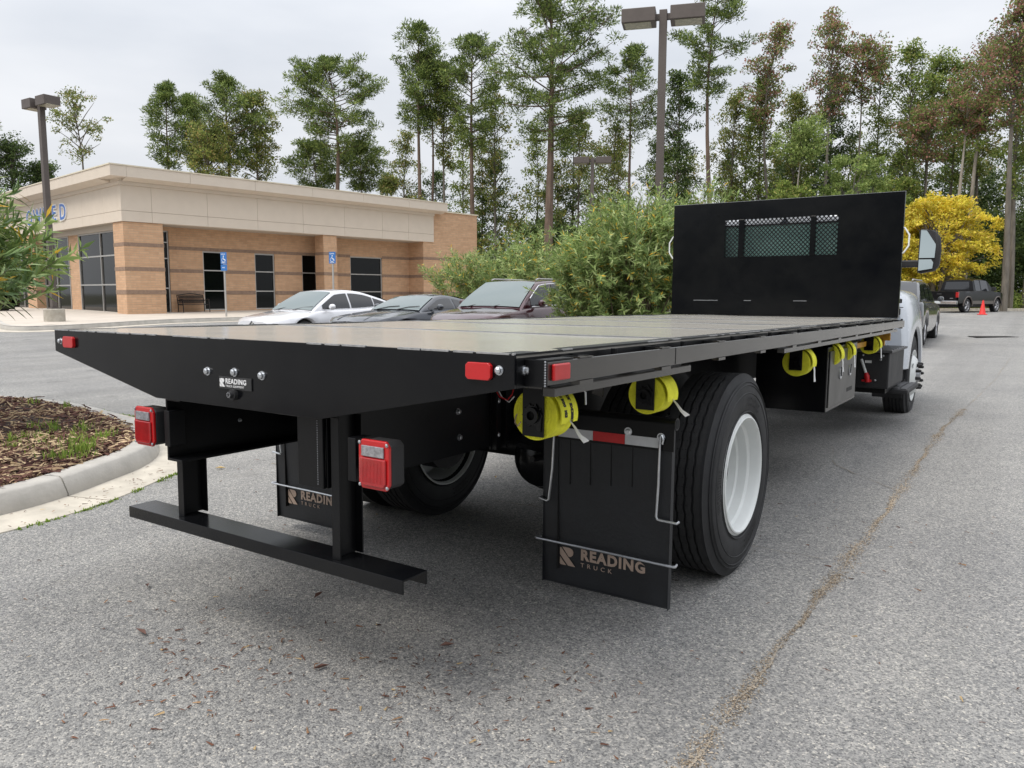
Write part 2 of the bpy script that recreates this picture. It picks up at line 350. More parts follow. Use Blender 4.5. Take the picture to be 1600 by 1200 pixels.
def text_obj(name, body, size, m, parent, mtx, depth=.001, bold=0., spacing=1., sx=1.):
    cu = bpy.data.curves.new(name, 'FONT'); cu.body = body; cu.size = size; cu.extrude = depth; cu.offset = bold; cu.space_character = spacing
    cu.resolution_u = 3
    o = bpy.data.objects.new(name, cu); C.objects.link(o)
    dg = bpy.context.evaluated_depsgraph_get(); me = bpy.data.meshes.new_from_object(o.evaluated_get(dg))
    bpy.data.objects.remove(o); me.name = name; me.materials.clear(); me.materials.append(m)
    if sx != 1.: me.transform(Matrix.Diagonal((sx, 1, 1, 1)))
    o2 = bpy.data.objects.new(name, me); C.objects.link(o2)
    if parent is not None: o2.parent = parent
    o2.matrix_local = mtx; return o2
def fastmesh(name, V, F, m, parent=None):
    """V (n,3) array, F (m,k) array of equal size faces"""
    me = bpy.data.meshes.new(name); V = np.asarray(V, np.float32); F = np.asarray(F, np.int32); k = F.shape[1]
    me.vertices.add(len(V)); me.vertices.foreach_set('co', V.ravel())
    me.loops.add(F.size); me.loops.foreach_set('vertex_index', F.ravel())
    me.polygons.add(len(F)); me.polygons.foreach_set('loop_start', np.arange(0, F.size, k, dtype=np.int32))
    me.update(calc_edges=True); me.materials.append(m)
    o = bpy.data.objects.new(name, me); C.objects.link(o)
    if parent is not None: o.parent = parent
    return o

# ------------------------------------------------------------------ ground
FH = np.array([-math.sin(YAW), math.cos(YAW)]); RH = np.array([math.cos(YAW), math.sin(YAW)]); CP = np.array([2.3677, -1.7116])
def ss(x, a, b):
    t = min(1, max(0, (x-a)/(b-a))); return t*t*(3-2*t)
def g(x, y):
    """ground height: the lot rises gently away from the truck"""
    d = math.hypot(x-CP[0], y-CP[1]); return .30*ss(d, 20, 32)+.15*ss(d, 30, 43)
def sheet(name, s0, s1, t0, t1, ns, nt_, dz, m, extra=lambda d: 0):
    mb = MB()
    def fn(u, v):
        a = s0+(s1-s0)*u; d = t0+(t1-t0)*v; p = CP+RH*a+FH*d; return (p[0], p[1], g(*p)+dz+extra(d))
    mb.grid(fn, ns, nt_); return mb.build(name, m, smooth=True, recalc=False)
sheet('ground', -420, 420, -250, 600, 240, 242, -.35, forestfl, lambda d: .50*ss(d, 47.2, 51)).__setitem__('kind', 'structure')
sheet('asphalt_lot', -75, 60, -25, 47.0, 135, 72, 0, asphalt).__setitem__('kind', 'structure')
sheet('grass_verge', -20, 40, 47.35, 52, 60, 5, .14, grassv).__setitem__('kind', 'structure')
mb = MB()
for k in range(40):
    a0, a1 = -22+k*1.5, -22+(k+1)*1.5-.02
    def P(a, d, z): p = CP+RH*a+FH*d; return (p[0], p[1], g(*p)+z)
    mb.add([P(a0, 47.0, -.1), P(a1, 47.0, -.1), P(a1, 47.2, -.1), P(a0, 47.2, -.1), P(a0, 47.0, .13), P(a1, 47.0, .13), P(a1, 47.4, .15), P(a0, 47.4, .15)],
           [(0, 3, 2, 1), (4, 5, 6, 7), (0, 1, 5, 4), (1, 2, 6, 5), (2, 3, 7, 6), (3, 0, 4, 7)])
mb.build('verge_kerb', gutterm)['kind'] = 'structure'

# seam crack in the asphalt, irregular strip of sediment
def strip(name, pts, w, m, n=6, z=.004, jit=.5):
    P = [];
    for i in range(len(pts)-1):
        a, b = np.array(pts[i], float), np.array(pts[i+1], float); k = max(2, int(np.linalg.norm(b-a)/.06))
        for j in range(k): P.append(a+(b-a)*j/k)
    mb = MB(); V = []; ph = rng.random(6)*6
    for i, p in enumerate(P):
        t = i*.06; off = .006*math.sin(t*2.1+ph[0])+.006*math.sin(t*9.7+ph[1])+.005*math.sin(t*31+ph[2])
        ww = w*max(.08, .15+.95*abs(math.sin(t*1.3+ph[3])*math.sin(t*3.9+ph[4])))*(1+jit*2.8*(rng.random()-.5))
        q = P[min(i+1, len(P)-1)]-P[max(i-1, 0)]; nrm = np.array([-q[1], q[0]])/(np.linalg.norm(q)+1e-9)
        a = p+nrm*(off-ww/2); b = p+nrm*(off+ww/2)
        V += [(a[0], a[1], g(*a)+z), (b[0], b[1], g(*b)+z)]
    mb.add(V, [(2*i, 2*i+1, 2*i+3, 2*i+2) for i in range(len(P)-1)])
    return mb.build(name, m, recalc=False)
strip('asphalt_seam', [(1.60, -2.2), (1.62, .34), (1.62, 1.0), (1.64, 2.0), (1.67, 3.6), (1.66, 5), (1.66, 7.4), (1.74, 9.1), (1.9, 13), (2.0, 19)], .010, crackm)['kind'] = 'structure'
for cp in ([(1.67, 4.2), (1.1, 4.9), (.9, 5.8)],): strip('asphalt_seam', cp, .007, crackm)['kind'] = 'structure'
strip('asphalt_seam', [(-2.7, 2.35), (-1.9, 2.42), (-1.0, 2.38), (.3, 2.5), (1.6, 2.45)], .012, crackm)['kind'] = 'structure'

# ------------------------------------------------------------------ mulch island
OUT = [(-2.45, -5), (-2.6, -2.6), (-2.70, -1.2), (-2.76, -.2), (-2.84, .5), (-2.97, .9), (-3.15, 1.25), (-3.36, 1.62), (-3.72, 1.98), (-4.3, 2.3), (-5.1, 2.55), (-6.1, 2.72), (-7.1, 2.72), (-8.4, 2.45), (-10, 2.0), (-12, 1.2)]
def catmull(P, k=8):
    P = [np.array(p, float) for p in P]; o = []
    for i in range(len(P)-1):
        p0, p1, p2, p3 = P[max(i-1, 0)], P[i], P[i+1], P[min(i+2, len(P)-1)]
        for j in range(k):
            t = j/k; o.append(.5*((2*p1)+(-p0+p2)*t+(2*p0-5*p1+4*p2-p3)*t*t+(-p0+3*p1-3*p2+p3)*t**3))
    o.append(P[-1]); return o
OC = catmull(OUT)
def sweep(path, prof, closed_prof=True):
    """prof: (offset outward, z)"""
    mb = MB(); n = len(prof); V = []
    for i, p in enumerate(path):
        q = path[min(i+1, len(path)-1)]-path[max(i-1, 0)]; nr = np.array([q[1], -q[0]])/np.linalg.norm(q)
        for o_, z in prof:
            a = p+nr*o_; V.append((a[0], a[1], g(*a)+z))
    F = []
    for i in range(len(path)-1):
        for k in range(n if closed_prof else n-1):
            F.append((i*n+k, i*n+(k+1) % n, (i+1)*n+(k+1) % n, (i+1)*n+k))
    F.append(tuple(range(n))[::-1]); F.append(tuple((len(path)-1)*n+k for k in range(n)))
    return mb.add(V, F)
kerb = bpy.data.objects.new('kerb', None); C.objects.link(kerb); kerb['kind'] = 'structure'
KP = [(0, -.05), (.012, .035), (-.03, .135), (-.05, .15), (-.17, .152), (-.19, .14), (-.19, -.05)]   # kerb stone
GP = [(0.001, -.05), (0.001, .018), (.33, .006), (.34, -.05)]                                     # gutter pan
cuts = []; acc = 0; last = 0; L_ = 0
lens = [0]
for a, b in zip(OC[:-1], OC[1:]): lens.append(lens[-1]+np.linalg.norm(b-a))
# joints every 3 m, one of them at (-2.95, .85)
jn = min(range(len(OC)), key=lambda i: np.linalg.norm(OC[i]-np.array([-2.95, .86])))
s0 = lens[jn] % 3.0; marks = [0]+[i for i in range(1, len(OC)) if int((lens[i]-s0)//3.0) != int((lens[i-1]-s0)//3.0)]+[len(OC)-1]
if jn not in marks: marks = sorted(set([m_ for m_ in marks if abs(lens[m_]-lens[jn]) > .6 or m_ in (0, len(OC)-1)]+[jn]))
for a, b in zip(marks[:-1], marks[1:]):
    if b <= a: continue
    seg = [p.copy() for p in OC[a:b+1]]
    if len(seg) > 2:
        for end, nb in ((0, 1), (-1, -2)):
            d = seg[nb]-seg[end]; seg[end] = seg[end]+d/np.linalg.norm(d)*.006
    sweep(seg, KP).build('kerb_segment', concrete, kerb, smooth=True)
    sweep(seg, GP).build('gutter_segment', gutterm, kerb, smooth=True)
# mulch bed
mb = MB()
inner = []
for i, p in enumerate(OC):
    q = OC[min(i+1, len(OC)-1)]-OC[max(i-1, 0)]; nr = np.array([q[1], -q[0]])/np.linalg.norm(q); inner.append(p-nr*.185)
cen = np.array([-7.0, -1.0])
V = []; K = 14
def mulch_z(x, y, f):
    return .135+.10*(1-(1-f)**2)+.018*math.sin(x*5.1+y*2.2)+.014*math.sin(x*2.3-y*6.1)
for p in inner:
    for k in range(K+1):
        f = k/K; a = p+(cen-p)*(f**1.3); V.append((a[0], a[1], mulch_z(a[0], a[1], f) if k else .13))
n_ = K+1
mb.add(V, [(i*n_+k, (i+1)*n_+k, (i+1)*n_+k+1, i*n_+k+1) for i in range(len(inner)-1) for k in range(K)])
mb.build('mulch_bed', soil, smooth=True, recalc=False)['kind'] = 'structure'
def island_pts(n, bias=1.3, fmax=.95, near=None):
    o = []
    while len(o) < n:
        i = rnd.uniform(0, len(inner)-1.001); k = int(i); p = inner[k]+(inner[k+1]-inner[k])*(i-k)
        f = rnd.random()*fmax
        if rnd.random() > (1-f*.75): continue
        f2 = f**bias; a = p+(cen-p)*f2
        if a[0] < -9.5 or a[1] < -1.2: continue
        o.append((a[0], a[1], mulch_z(a[0], a[1], f2**(1/1.3)) if f2 > .02 else .14))
    return o
def chips(name, P, lmin, lmax, wmin, wmax, m, tilt=.5, lift=.012):
    n = len(P); P = np.array(P); l = rng.uniform(lmin, lmax, n)*rng.uniform(.6, 1, n); w = rng.uniform(wmin, wmax, n); h = w*.35
    az = rng.uniform(0, 2*np.pi, n); el = rng.normal(0, tilt*.5, n)
    d = np.stack([np.cos(az)*np.cos(el), np.sin(az)*np.cos(el), np.sin(el)], 1)
    s = np.stack([-np.sin(az), np.cos(az), np.zeros(n)], 1); u = np.cross(d, s); rl = rng.normal(0, .5, n)[:, None]; s = s*np.cos(rl)+u*np.sin(rl); u = np.cross(d, s)
    P = P+np.array([0, 0, 1])*lift*rng.random((n, 1))
    vs = []
    for a, b, c in [(-.5, -.35, 0), (.5, -.12, 0), (.5, .12, 0), (-.5, .4, 0), (-.1, 0, 1), (.3, 0, .6)]:
        vs.append(P+d*(a*l)[:, None]+s*(b*w)[:, None]+u*(c*h)[:, None])
    V = np.stack(vs, 1).reshape(-1, 3); b = np.arange(n)[:, None]*6
    F = np.concatenate([b+np.array(t) for t in [(0, 1, 5), (0, 5, 4), (1, 2, 5), (2, 3, 4), (2, 4, 5), (3, 0, 4)]])
    return fastmesh(name, V, F, m)
o = chips('mulch_chips', island_pts(16000), .03, .12, .009, .026, MULCH, .45, .03)
tag(o, kind='stuff', label='dark brown shredded bark mulch covering the kerbed island')
o = chips('mulch_chips', island_pts(1500), .10, .19, .014, .032, MULCH, .5, .05); tag(o, kind='stuff', label='longer splintered bark strips lying on the mulch')
def blades(name, spots, m, per=26, hmin=.05, hmax=.14, spread=.07, label=None):
    B = []
    for x, y, z, s in spots:
        for _ in range(int(per*s)):
            r = abs(rnd.gauss(0, spread*s)); t = rnd.uniform(0, 6.283); B.append((x+r*math.cos(t), y+r*math.sin(t), z, rnd.uniform(hmin, hmax), t+rnd.gauss(0, .6)))
    B = np.array(B); n = len(B); P = B[:, :3]; h = B[:, 3]; a = B[:, 4]; ln = rng.uniform(.2, .9, n)*h
    d = np.stack([np.cos(a), np.sin(a), np.zeros(n)], 1); s = np.stack([-np.sin(a), np.cos(a), np.zeros(n)], 1)*.004; z = np.array([0, 0, 1])
    V = np.stack([P-s, P+s, P+s*.8+d*(ln*.4)[:, None]+z*(h*.65)[:, None], P-s*.8+d*(ln*.4)[:, None]+z*(h*.65)[:, None], P+d*ln[:, None]+z*h[:, None]], 1).reshape(-1, 3)
    b = np.arange(n)[:, None]*5; F = np.concatenate([b+np.array(t) for t in [(0, 1, 2), (0, 2, 3), (3, 2, 4)]])
    o = fastmesh(name, V, F, m); return tag(o, label, kind='stuff')
sp = []
for cx, cy, rr, k in [(-3.95, 1.55, .22, 14), (-4.3, 1.25, .25, 14), (-4.6, 1.6, .3, 10), (-3.6, 1.28, .2, 12), (-3.45, 1.05, .16, 8), (-6.6, 2.3, .1, 2), (-5.9, 2.35, .12, 3), (-7.0, 1.9, .1, 2), (-4.9, .9, .4, 4), (-5.3, 1.4, .5, 4)]:
    for _ in range(max(1, int(k*.6))):
        x, y = cx+rnd.gauss(0, rr*.5), cy+rnd.gauss(0, rr*.5); sp.append((x, y, .19, rnd.uniform(.5, 1.1)))
blades('grass', sp, GRASS, hmin=.025, hmax=.075, per=30, label='tufts of light green grass growing through the mulch')
sp = []
for i in range(3, len(OC)-1):
    q = OC[i+1]-OC[i-1]; nr = np.array([q[1], -q[0]])/np.linalg.norm(q)
    for _ in range(4):
        if math.sin(i*.9)+math.sin(i*.37+1) < -.3: continue
        p = OC[i]+(OC[i+1]-OC[i])*rnd.random()+nr*(.345+rnd.gauss(0, .008)); sp.append((p[0], p[1], .0, rnd.uniform(.3, .8)))
blades('moss', sp, GRASS, per=14, hmin=.005, hmax=.02, spread=.022, label='strip of moss and weeds along the gutter edge')
# sediment line and litter in the gutter
LP = []
for i in range(int(len(OC)*1.5)):
    k = rnd.randrange(3, 90) if len(OC) > 92 else rnd.randrange(3, len(OC)-2)
    q = OC[k+1]-OC[k-1]; nr = np.array([q[1], -q[0]])/np.linalg.norm(q); p = OC[k]+nr*(.03+.3*rnd.random()**.7); LP.append((p[0], p[1], .02))
for _ in range(330):
    cl = rnd.choice([(.15, .1), (.55, .35), (-.4, .05), (.0, -.3), (1.0, .5), (.9, .0)]); x, y = cl[0]+rnd.gauss(0, .22), cl[1]+rnd.gauss(0, .2); LP.append((x, y, .004))
for _ in range(200): LP.append((rnd.uniform(-3, 3), rnd.uniform(-1, 4), .004))
tag(chips('litter', LP, .012, .045, .004, .012, LITTER, .15, .004), 'scattered bark crumbs and leaf bits on asphalt and gutter', kind='stuff')

# loose grit gathered along the asphalt seam
GRIT = leafmat('seam_grit', [(0, (.09, .07, .05)), (.3, (.22, .17, .12)), (.6, (.34, .28, .21)), (1, (.48, .42, .34))], .0, .95)
GP_ = []; SEAM = [(1.60, -1.6), (1.62, .34), (1.62, 1.0), (1.64, 2.0), (1.67, 3.6), (1.66, 5), (1.66, 7.4), (1.74, 9.1)]
while len(GP_) < 9000:
    k = rnd.choices(range(len(SEAM)-1), [math.dist(SEAM[i], SEAM[i+1])/(1+.12*max(0, SEAM[i][1])) for i in range(len(SEAM)-1)])[0]; t_ = rnd.random()
    x, y = SEAM[k][0]+(SEAM[k+1][0]-SEAM[k][0])*t_, SEAM[k][1]+(SEAM[k+1][1]-SEAM[k][1])*t_
    if rnd.random() > .25+.75*abs(math.sin(y*1.9+.6)*math.sin(y*5.3)): continue
    GP_.append((x+rnd.gauss(0, .017)*(1+.6*math.sin(y*3.1))+.008*math.sin(y*9), y, .003))
tag(chips('grit', GP_, .004, .014, .003, .009, GRIT, .3, .002), 'tan grit gathered along the long asphalt seam', kind='stuff')

# ------------------------------------------------------------------ sidewalk before the building
TH = .148; BU = np.array([math.sin(TH), math.cos(TH)]); BV = np.array([-math.cos(TH), math.sin(TH)]); BC = np.array([-28.6, 16.09])
edge = catmull([(-60, 19.5), (-45, 16.0), (-34, 12.6), (-29, 11.15), (-26, 10.1), (-24.2, 9.5), (-23.3, 9.45), (-22.9, 10.0), (-22.9, 11.5), (-23.5, 14.6), (-23.2, 17.5), (-22.4, 21), (-21.4, 28), (-20.0, 38), (-19.4, 42)], 6)
inn = []
for i, p in enumerate(edge):
    f = i/(len(edge)-1)
    if f < .5: q = BC+BV*(30-60*f)*1.0+BU*4
    else: q = BC+BU*((f-.5)*2*26)+BV*3
    inn.append(q)
mb = MB(); V = []
for p, q in zip(edge, inn):
    for k in range(9):
        a = p+(q-p)*k/8; V.append((a[0], a[1], g(*a)+.15))
mb.add(V, [(i*9+k, (i+1)*9+k, (i+1)*9+k+1, i*9+k+1) for i in range(len(edge)-1) for k in range(8)])
mb.build('sidewalk', walkm, smooth=True, recalc=False)['kind'] = 'structure'
sweep([p for p in edge], [(0.02, -.05), (.015, .10), (-.02, .153), (-.16, .156), (-.16, -.05)]).build('sidewalk_kerb', concrete, smooth=True)['kind'] = 'structure'
sweep([p for p in edge], [(0.025, -.05), (.025, .018), (.45, .010), (.45, -.05)]).build('sidewalk_gutter', gutterm, smooth=True)['kind'] = 'structure'

# ------------------------------------------------------------------ building (local frame: u along the right-hand front, v inward)
FL = .45
bld = thing('dealership_building', 'low tan brick dealership building with deep beige stucco fascia and blue letters', 'building', (BC[0], BC[1], 0), math.pi/2-TH)
# local x = u, local y = v (BV is u rotated +90deg)
def bb(name, m, u0, u1, v0, v1, z0, z1, par=None, bevel=0):
    return MB().box(u0, u1, v0, v1, z0, z1).build(name, m, par or bld, bevel=bevel)
def wallrow(name, v, u0, u1, z0, z1, holes, th=.3):
    """brick wall with openings, faces at v"""
    mb = MB(); us = sorted(set([u0, u1]+[h for H in holes for h in H[:2]]))
    for a, b in zip(us[:-1], us[1:]):
        H = [h for h in holes if h[0] <= a+1e-4 and h[1] >= b-1e-4]
        if not H: mb.box(a, b, v, v+th, z0, z1)
        else:
            if H[0][2] > z0: mb.box(a, b, v, v+th, z0, H[0][2])
            if H[0][3] < z1: mb.box(a, b, v, v+th, H[0][3], z1)
    return mb.build(name, brick, bld)
HO = [(1.0, 2.4, FL, 4.1), (3.92, 5.0, .60, 3.29), (6.5, 7.57, .62, 3.29), (9.1, 10.3, .62, 3.35), (12.05, 14.19, .62, 3.36)]
wallrow('brick_wall', 1.26, 1.0, 16.1, 0, 4.26, HO)
def bandrow(v, u0, u1, holes, d=.012):
    for z0, z1 in ((1.33, 1.50), (2.29, 2.45), (3.29, 3.44)):
        us = sorted(set([u0, u1]+[h for H in holes for h in H[:2]]))
        for a, b in zip(us[:-1], us[1:]):
            H = [h for h in holes if h[0] <= a+1e-4 and h[1] >= b-1e-4 and h[2] < z0 and h[3] > z0+.06]
            if not H: MB().box(a, b, v-d, v+.05, z0, z1).build('dark_band', band, bld)
bandrow(1.26, 2.4, 16.1, HO)
def window(u0, u1, z0, z1, v, cols, rows):
    f = MB(); t = .06
    f.box(u0, u0+t, v-.03, v+.08, z0, z1); f.box(u1-t, u1, v-.03, v+.08, z0, z1)
    f.box(u0+t, u1-t, v-.03, v+.08, z0, z0+t); f.box(u0+t, u1-t, v-.03, v+.08, z1-t, z1)
    for c in cols: f.box(c-.025, c+.025, v-.025, v+.08, z0+t, z1-t)
    cs = [u0+t]+[c for c in cols]+[u1-t]
    for r_ in rows:
        for a, b in zip(cs[:-1], cs[1:]): f.box(a+(.025 if a in cols else 0), b-(.025 if b in cols else 0), v-.028, v+.08, r_-.025, r_+.025)
    w = f.build('window', alum, bld)
    rs = [z0+t]+list(rows)+[z1-t]
    for a, b in zip(cs[:-1], cs[1:]):
        for c, d in zip(rs[:-1], rs[1:]): MB().box(a, b, v+.03, v+.045, c, d).build('pane', glass, w)
window(3.92, 5.0, .60, 3.29, 1.34, [], [1.49, 2.42]); window(6.5, 7.57, .62, 3.29, 1.34, [], [1.49, 2.42])
window(9.1, 10.3, .62, 3.35, 1.34, [], [1.49, 2.42]); window(12.05, 14.19, .62, 3.36, 1.34, [], [1.49, 2.42])
window(1.0, 2.4, FL, 4.1, 1.34, [2.1], [1.6, 2.9, 3.6])
def pillar(u0, u1, v0, v1, z0, z1):
    p = MB().box(u0, u1, v0, v1, z0, z1).build('pillar', brick, bld, bevel=.01)
    for a, b in ((1.33, 1.50), (2.29, 2.45), (3.29, 3.44)): MB().box(u0-.012, u1+.012, v0-.012, v1+.012, a, b).build('dark_band', band, p)
pillar(0, 1.62, 0, 1.04, 0, 4.27); pillar(9.55, 10.34, 0, .75, 0, 4.27)
# wing
MB().box(16.1, 20.34, .0, 9, 0, 6.0).build('brick_wall', brick, bld)
for a, b in ((1.33, 1.50), (2.29, 2.45), (3.29, 3.44)):
    MB().box(16.088, 20.352, -.012, 1.24, a, b).build('dark_band', band, bld)
MB().box(17.5, 20.42, -.06, 9.05, 6.0, 6.07).build('coping', coping, bld)
# soffits and main mass
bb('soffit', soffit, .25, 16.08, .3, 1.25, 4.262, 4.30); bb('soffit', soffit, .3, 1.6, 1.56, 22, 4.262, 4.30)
bb('upper_wall', stucco, .3, 16.0, .35, 22, 4.31, 5.9)
bb('roof', coping, .6, 16.6, .6, 22, 5.9, 6.1)
# fascia panels (right-hand front): lower band and upper panels with open joints
us = [-.06, 1.17, 3.58, 5.98, 8.39, 10.8, 13.2, 15.0, 16.85]
for a, b in zip(us[:-1], us[1:]):
    aa = a+.004 if a > 0 else a
    MB().box(aa, b-.004, -.06, .3, 4.28, 4.70).build('fascia_panel', stucco, bld, bevel=.006)
    MB().box(aa, b-.004, -.06, .3, 4.712, 5.72).build('fascia_panel', stucco, bld, bevel=.006)
    MB().box(a if a > 0 else -.13, b, -.13, .3, 5.722, 5.86).build('fascia_moulding', stucco, bld)
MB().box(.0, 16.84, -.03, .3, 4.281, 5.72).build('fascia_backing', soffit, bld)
vs_ = [.302, 1.8, 4.2, 6.6, 9.0, 11.4, 13.8, 16.2, 19, 22]
for a, b in zip(vs_[:-1], vs_[1:]):
    MB().box(-.06, .0, a+.004, b-.004, 4.28, 4.70).build('fascia_panel', stucco, bld, bevel=.006)
    MB().box(-.06, .0, a+.004, b-.004, 4.712, 5.72).build('fascia_panel', stucco, bld, bevel=.006)
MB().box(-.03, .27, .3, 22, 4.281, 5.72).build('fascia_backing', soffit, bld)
MB().box(-.13, .28, .3, 22, 5.722, 5.86).build('fascia_moulding', stucco, bld)
# overhanging cornice with cap, panels jointed
o_ = .62
MB().box(-o_, -.001, -o_, .709, 5.98, 6.40).build('cornice_panel', stucco, bld); MB().box(-o_-.03, .0, -o_-.03, .76, 6.402, 6.45).build('cornice_cap', coping, bld)
MB().box(-.15, -.002, -.15, .7, 5.866, 5.979).build('cornice_panel', stucco, bld)
cu_ = [0.0, 2.6, 5.6, 8.6, 11.6, 14.6, 17.4]
for a, b in zip(cu_[:-1], cu_[1:]):
    MB().prism([(-o_, 5.98), (-o_, 6.40), (.7, 6.40), (.7, 5.865), (-.15, 5.865)], 'x', a+.006, b-.006).build('cornice_panel', stucco, bld)
    MB().box(a+.001, b-.001, -o_-.03, .75, 6.402, 6.45).build('cornice_cap', coping, bld)
cv_ = [.71, 3.5, 6.5, 9.5, 12.5, 15.5, 18.5, 22]
for a, b in zip(cv_[:-1], cv_[1:]):
    MB().prism([(-o_, 5.98), (-o_, 6.40), (.7, 6.40), (.7, 5.865), (-.15, 5.865)], 'y', a+.006, b-.006).build('cornice_panel', stucco, bld)
    MB().box(-o_-.03, .75, a+.05, b+.05, 6.402, 6.45).build('cornice_cap', coping, bld)
MB().box(1.0, 9, 14, 22, 6.1, 6.9).build('upper_wall', stucco, bld); MB().box(.9, 9, 13.9, 22.1, 6.9, 7.0).build('coping', coping, bld)
# left-hand front: glazing and piers (plane u = 1.0 behind the fascia)
def lwindow(v0, v1, cols, rows, u=.45):
    f = MB(); t = .06; z0, z1 = FL, 4.05
    f.box(u-.03, u+.08, v0, v0+t, z0, z1); f.box(u-.03, u+.08, v1-t, v1, z0, z1)
    f.box(u-.03, u+.08, v0+t, v1-t, z0, z0+t); f.box(u-.03, u+.08, v0+t, v1-t, z1-t, z1)
    for c in cols: f.box(u-.025, u+.08, c-.03, c+.03, z0+t, z1-t)
    cs = [v0+t]+cols+[v1-t]
    for r_ in rows:
        for a, b in zip(cs[:-1], cs[1:]): f.box(u-.028, u+.08, a+(.03 if a in cols else 0), b-(.03 if b in cols else 0), r_-.03, r_+.03)
    w = f.build('window', alum, bld); rs = [z0+t]+rows+[z1-t]
    for a, b in zip(cs[:-1], cs[1:]):
        for c, d in zip(rs[:-1], rs[1:]): MB().box(u+.03, u+.045, a, b, c, d).build('pane', glass, w)
lwindow(1.05, 6.3, [3.7], [1.74, 3.0])
bb('brick_wall', brick, .45, .8, 6.31, 7.6, 0, 4.26)
lwindow(7.6, 11.2, [9.4], [1.74, 3.0])
pillar(0, 1.2, 11.2, 12.6, 0, 4.27); lwindow(12.6, 19, [14.7, 16.8], [1.74, 3.0]); bb('brick_wall', brick, .4, .8, 19, 22, 0, 4.26)
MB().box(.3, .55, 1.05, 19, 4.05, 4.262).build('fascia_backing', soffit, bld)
# things seen inside the showroom: dark interior back wall so that the panes have depth
bb('interior_wall', mat('dim_interior', (.05, .045, .04), .8), 4.0, 4.2, 1.8, 21, 0, 4.2)
# channel letters on the left-hand fascia, reading left to right = decreasing v
for ch, v, w in [('O', 11.6, 1.2), ('W', 10.5, 1.25), ('N', 9.05, 1.1), ('E', 7.85, 1.0), ('D', 6.85, 1.1)]:
    M4 = Matrix.Translation((-.065, v, 4.74)) @ Matrix(((0, 0, -1, 0), (-1, 0, 0, 0), (0, 1, 0, 0), (0, 0, 0, 1)))
    a = text_obj('letter', ch, 1.0, whites, bld, M4, depth=.05, bold=.055, sx=1.12)
    text_obj('letter_face', ch, 1.0, blueletter, a, Matrix.Translation((0, 0, .055)), depth=.006, bold=.01, sx=1.12)

# ------------------------------------------------------------------ light poles
def light_pole(x, y, z0, top, label, heads, rz, base_h=.7, sc=1.0, hl=.74, grp='tall parking lot light poles'):
    t = thing('light_pole', label, 'light pole', (x, y, z0), rz, grp)
    MB().box(-.085*sc, .085*sc, -.085*sc, .085*sc, base_h, top-z0).build('pole', polem, t, bevel=.008)
    MB().lathe([(0, .32), (base_h-.02, .32), (base_h, .30), (base_h, 0)], (0, 0, 0), 'z', 24).build('base', stonebase, t, smooth=True)
    MB().box(-.16, .16, -.16, .16, base_h, base_h+.04).build('base_plate', polem, t)
    for s in heads:
        b = MB(); b.box(s*.16, s*.16+s*hl, -.26, .26, top-z0-.28, top-z0+.02) if s > 0 else b.box(s*.16-hl, s*.16, -.26, .26, top-z0-.28, top-z0+.02)
        hd = b.build('lamp_head', polem, t, bevel=.015)
        x0, x1 = (min(s*.24, s*.16+s*(hl-.04)), max(s*.24, s*.16+s*.70))
        MB().box(x0+.02, x1-.02, -.215, .215, top-z0-.292, top-z0-.282).build('lamp_lens', lensm, hd)
        MB().box(min(s*.08, s*.17), max(s*.08, s*.17), -.05, .05, top-z0-.2, top-z0-.08).build('arm', polem, t)
    return t
lp = light_pole(-24.85, 11.4, .17, 7.62, 'bronze twin-head light pole on round stained concrete base by the building', (-1, 1), YAW-R(33), .68, hl=.56)
MB().grid(lambda u, v: (.326*math.cos(-2.75+u*.42+.1*math.sin(v*9)), .326*math.sin(-2.75+u*.42+.1*math.sin(v*9)), .06+.56*v), 4, 8).build('rust_stain', rust, lp, recalc=False)
light_pole(-4.89, 15.1, 0, 7.62, 'bronze twin-head light pole rising behind the tall oleander, nearest the camera', (-1, 1), YAW-R(14), .6)
light_pole(-15.9, 32.5, .35, 7.95, 'distant twin-head light pole low between pine trunks, the farthest one', (-1, 1), YAW-R(5), .6)

